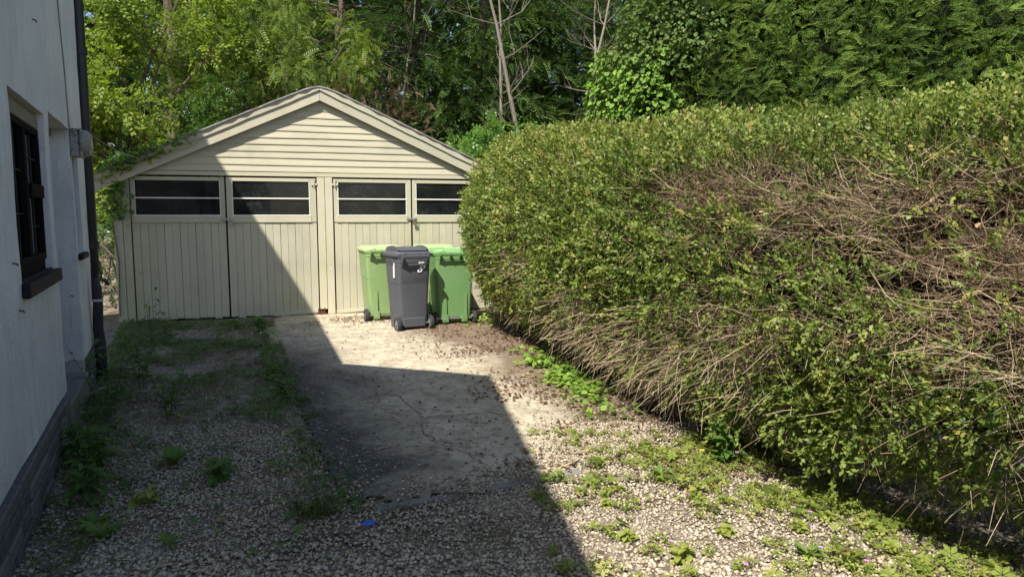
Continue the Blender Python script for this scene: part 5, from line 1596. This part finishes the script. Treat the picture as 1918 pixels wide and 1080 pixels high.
def weed(kind, x, y, h, n, label, seed, s=1.0, group='single weeds along the cottage wall', z0=0.0):
    s *= 1.35; n = int(n*1.3); h *= 1.12
    rng = random.Random(seed)
    r = empty('weed', (x, y, z0)); tag(r, label, 'plant', group)
    if kind in ('dock', 'rosette'):
        for i in range(n):
            o = bpy.data.objects.new('leaf', lm(kind)); COL.objects.link(o); o.parent = r
            a = i*2.4+rng.uniform(-.3, .3); el = rng.uniform(.25, .95)
            o.location = (.008*math.cos(a), .008*math.sin(a), .01); o.rotation_euler = (rng.uniform(-.2, .2), -el, a); k = s*rng.uniform(.65, 1.15); o.scale = (k, k, k)
        return r
    mb = MB(); ns = max(1, n//7)
    L = []
    for q in range(ns):
        a = rng.uniform(0, 6.28); sp = .0 if ns == 1 else rng.uniform(.01, .05)
        p = Vector((sp*math.cos(a), sp*math.sin(a), -.01)); pts = [p]; d = Vector((rng.uniform(-.22, .22), rng.uniform(-.22, .22), 1)).normalized(); hh = h*rng.uniform(.6, 1.05)
        for i in range(6):
            d = (d+Vector((rng.uniform(-.1, .1), rng.uniform(-.1, .1), .05))).normalized(); pts.append(pts[-1]+d*hh/6)
        mb.tube(pts, [.0035-.0004*i for i in range(7)], 4, caps=False)
        for i in range(n//ns):
            u = .18+.8*(i+.5)/(n/ns); k = u*6; j = min(5, int(k)); pp = pts[j].lerp(pts[j+1], k-j)
            L.append((pp, i*2.4+q, u))
    mb.build('stem', m_stem, r)
    for pp, a, u in L:
        o = bpy.data.objects.new('leaf', lm(kind)); COL.objects.link(o); o.parent = r
        o.location = pp; o.rotation_euler = (rng.uniform(-.3, .3), rng.uniform(-.5, .35), a); k = s*rng.uniform(.7, 1.15)*(1.1-.45*u); o.scale = (k, k, k)
    return r
wx = lambda y, d: float(wall_x(y)+d)
weed('tall', wx(5.0, .2), 5.0, .72, 26, 'tall thin weed against the white wall below the window sill', 1, 1.6)
weed('tall', wx(5.35, .24), 5.35, .62, 24, 'tall weed at the edge of the door recess', 2, 1.5)
weed('nettle', wx(4.0, .25), 4.0, .42, 30, 'bushy dark leafy weed at the foot of the stone plinth', 3, 1.25)
weed('nettle', wx(4.25, .12), 4.25, .36, 22, 'leafy weed close in to the plinth below the window', 4, 1.1)
weed('nettle', wx(3.6, .26), 3.6, .26, 22, 'low bushy weed beside the nearest plinth stones', 5, 1.1)
weed('dock', wx(4.15, .72), 4.15, .2, 9, 'pale rosette weed with upright leaves in the gravel', 6, 1.0)
weed('dock', wx(4.05, 1.0), 4.05, .2, 7, 'second pale rosette weed, right of the upright-leaved one', 7, .95)
weed('bramble', -1.72, 3.86, .22, 18, 'dark bramble-leaved weed in the shaded gravel', 8, 1.0)
weed('yellow', wx(3.55, .55), 3.55, .10, 14, 'yellowing creeping weed in the near shaded gravel', 9, 1.1)
weed('rosette', wx(3.3, .32), 3.3, .1, 8, 'low yellow-green rosette close to the plinth in the foreground', 10, .8)
weed('rosette', -1.62, 3.10, .08, 6, 'small rosette weed in the middle of the near gravel', 11, .62)
weed('rosette', -1.98, 3.18, .08, 8, 'spreading rosette weed in the near shaded gravel', 12, .85)
weed('nettle', wx(5.2, .7), 5.2, .40, 24, 'leafy weed standing in the grass left of the drive', 13, 1.0)
weed('nettle', wx(6.1, .45), 6.1, .55, 28, 'tall leafy weed by the door recess', 14, 1.1)
weed('tall', wx(7.6, .55), 7.6, .72, 40, 'tallest weed by the garden tap in front of the garage corner', 15, 1.3)
weed('tall', wx(8.2, .7), 8.2, .5, 36, 'weed in front of the garage corner board', 16, 1.2)
weed('bramble', -1.98, 5.7, .25, 26, 'leafy weed clump at the left edge of the drive', 17, 1.0)
weed('bramble', -3.25, 8.8, .28, 26, 'weed clump where the drive meets the grass near the garage', 18, 1.1)
weed('bramble', -2.25, 6.3, .22, 20, 'weed clump beside the stained edge of the drive', 19, .9)
weed('yellow', 1.0, 3.72, .1, 14, 'yellow-green creeping weed in the sunlit gravel', 20, .9, 'single weeds on the sunlit side')
weed('rosette', .88, 3.95, .12, 13, 'broad green weed at the far edge of the sunlit gravel', 21, .65, 'single weeds on the sunlit side')
weed('nettle', 1.32, 4.15, .34, 24, 'blue-green leafy weed under the hanging hedge stems', 22, .95, 'single weeds on the sunlit side')
weed('yellow', .5, 3.55, .07, 10, 'small yellow weed beside the shadow edge', 23, .75, 'single weeds on the sunlit side')
weed('rosette', 1.35, 3.0, .14, 14, 'green weed with upright leaves among pink flowers', 24, .5, 'single weeds on the sunlit side')
weed('yellow', .78, 2.95, .1, 18, 'largest yellow creeping weed in the sunlit foreground', 25, .8, 'single weeds on the sunlit side')
weed('yellow', .55, 3.15, .07, 10, 'little yellow weed near the bottom of the shadow edge', 26, .8, 'single weeds on the sunlit side')
weed('yellow', 1.05, 3.25, .08, 14, 'yellow weed between the gravel and the pink flowers', 27, .9, 'single weeds on the sunlit side')
# fine-leaved dark tuft in the near gravel
k = 420; a = RNG.normal(size=(k, 2))*np.array([.07, .05])+np.array([-1.02, 3.42])
o = grass('grass_tuft', a[:, 0], a[:, 1], .10, None, .0, .5, .35); tag(o, 'dark green feathery tuft in the shaded gravel left of the drive', 'grass tuft')
# pink and purple herb-robert flowers, yellow flowers
m_pink = plain('pink_petal', (.52, .24, .5), .6, .2, .1, 30)
m_yel = plain('yellow_petal', (.75, .55, .03), .6, .2, .1, 30)
def flowers(name, pts, mat, label, r=.007):
    for (fx, fy, fz), lb in zip(pts, label):
        mb = MB()
        rng = random.Random(int(fx*977+fy*131))
        mb2 = MB().tube([(fx, fy, 0), (fx+.008, fy, fz*.5), (fx, fy, fz)], .0012, 4)
        rt = empty(name, (0, 0, 0)); tag(rt, lb, 'flower', 'wild flowers along the gravel')
        mb2.build('stem', m_stem, rt)
        for k in range(5):
            a = 2*math.pi*k/5
            c = (fx+r*math.cos(a), fy+r*math.sin(a)-.002)
            mb.add([(fx, fy, fz), (c[0]-.5*r*math.sin(a), c[1]+.5*r*math.cos(a), fz+.004), (c[0]+.5*r*math.cos(a), c[1]+.5*r*math.sin(a), fz+.002), (c[0]+.5*r*math.sin(a), c[1]-.5*r*math.cos(a), fz+.004)], [(0, 1, 2, 3)])
        mb.build('petals', mat, rt)
flowers('wild_flower', [(1.33, 3.95, .16), (1.38, 3.25, .13), (1.45, 3.22, .12), (1.40, 3.08, .11), (1.36, 2.9, .1), (1.5, 2.78, .1), (.72, 3.0, .08), (.98, 2.75, .1), (-2.12, 3.5, .09), (-2.03, 3.32, .08), (-1.83, 3.62, .09)], m_pink,
        ['pink flower deepest under the hedge fringe', 'left of two pink flowers side by side at the hedge foot', 'right of two pink flowers side by side at the hedge foot', 'pink flower below the side-by-side pair', 'pink flower by the upright green weed', 'pink flower nearest the dark hedge foot', 'pink flower alone in the sunlit gravel', 'pink flower lowest in the sunlit foreground', 'purple flower closest to the plinth stones', 'purple flower nearest the camera in the shade', 'purple flower beside the yellowing creeping weed'], .0085)
flowers('wild_flower', [(-2.42, 7.0, .14), (1.15, 4.05, .14)], m_yel, ['yellow buttercup by the left edge of the drive', 'small yellow flower beneath the hedge fringe'], .010)
flowers('wild_flower', [(-5.05, 9.35, .78)], plain('crimson_petal', (.45, .03, .06), .6), ['crimson flower on a tall stalk before the garage corner'], .03)

# odds and ends
mb = MB(); c = [(-.030, -.012, 0), (.0, -.026, .006), (.034, -.01, .004), (.026, .014, .012), (-.01, .022, .008), (-.034, .008, .003)]
mb.add([(x, y, z) for x, y, z in c]+[(x, y, z+.003) for x, y, z in c], [(0, 1, 2, 3, 4, 5), (11, 10, 9, 8, 7, 6)]+[(i, (i+1) % 6, (i+1) % 6+6, i+6) for i in range(6)])
o = mb.build('plastic_scrap', plain('blue_plastic', (.02, .10, .55), .4, .4, .1)); o.location = (-.715, 3.29, .024); tag(o, 'scrap of bright blue plastic lying on the gravel', 'litter')
def dead_leaf(x, y, z, s, label, rx=0.1, rz=0.):
    global TINT
    TINT = .62
    if 'dl' not in LM: LM['dl'] = leaf_mesh('dead_leaf', .06, .034, .5, m_deadleaf)
    o = bpy.data.objects.new('fallen_leaf', LM['dl']); COL.objects.link(o); o.location = (x, y, z); o.scale = (s, s, s); o.rotation_euler = (rx, .1, rz)
    tag(o, label, 'leaf', 'single dead leaves')
dead_leaf(-1.50, 3.32, .025, 1.1, 'curled orange-brown leaf on the shaded gravel', .2, .4)
dead_leaf(-2.08, 3.22, .025, 1.0, 'brown leaf on the gravel near the plinth', -.2, 1.4)
# stone flag half buried in the grass
fl = empty('paving_slab', (-4.15, 8.55, .0), .12); tag(fl, 'worn grey stone flag half buried in the grass before the garage', 'paving slab')
b = MB().box(-.42, .42, -.12, .12, -.03, .035).build('flagstone', m_conc, fl); bevel(b, .012)
# leaves of a climbing bindweed in the hedge, and pale dead leaves caught in its bare patch
mm = {}
def hedge_leaf(y, z, s, mat, label, out=.06):
    c = np.argmin((S1.P[..., 1]-y)**2+(S1.P[..., 2]-z)**2+10*(S1.P[..., 0]-hedge_x(y) > .6)); i, j = np.unravel_index(c, S1.P.shape[:2])
    p = S1.P[i, j]+S1.N[i, j]*out
    global TINT
    TINT = .7
    if mat.name not in mm: mm[mat.name] = leaf_mesh('leaf', .06, .05, .2, mat)
    o = bpy.data.objects.new('leaf', mm[mat.name]); COL.objects.link(o); o.parent = hedge; o.location = p; o.scale = (s, s, s)
    nrm_ = Vector(S1.N[i, j]); o.rotation_euler = (nrm_+Vector((0, 0, .2))).to_track_quat('Z', 'X').to_euler()
    o['label'] = label
hedge_leaf(3.95, 1.13, 1.1, m_limeleaf, 'pale lime climber leaf')
hedge_leaf(3.85, 1.10, .9, m_limeleaf, 'pale lime climber leaf')
hedge_leaf(2.55, 1.68, .6, m_deadleaf, 'pale dead leaf')
hedge_leaf(2.85, 1.50, .5, m_deadleaf, 'pale dead leaf')
hedge_leaf(3.1, 1.62, .5, m_deadleaf, 'orange dead leaf')
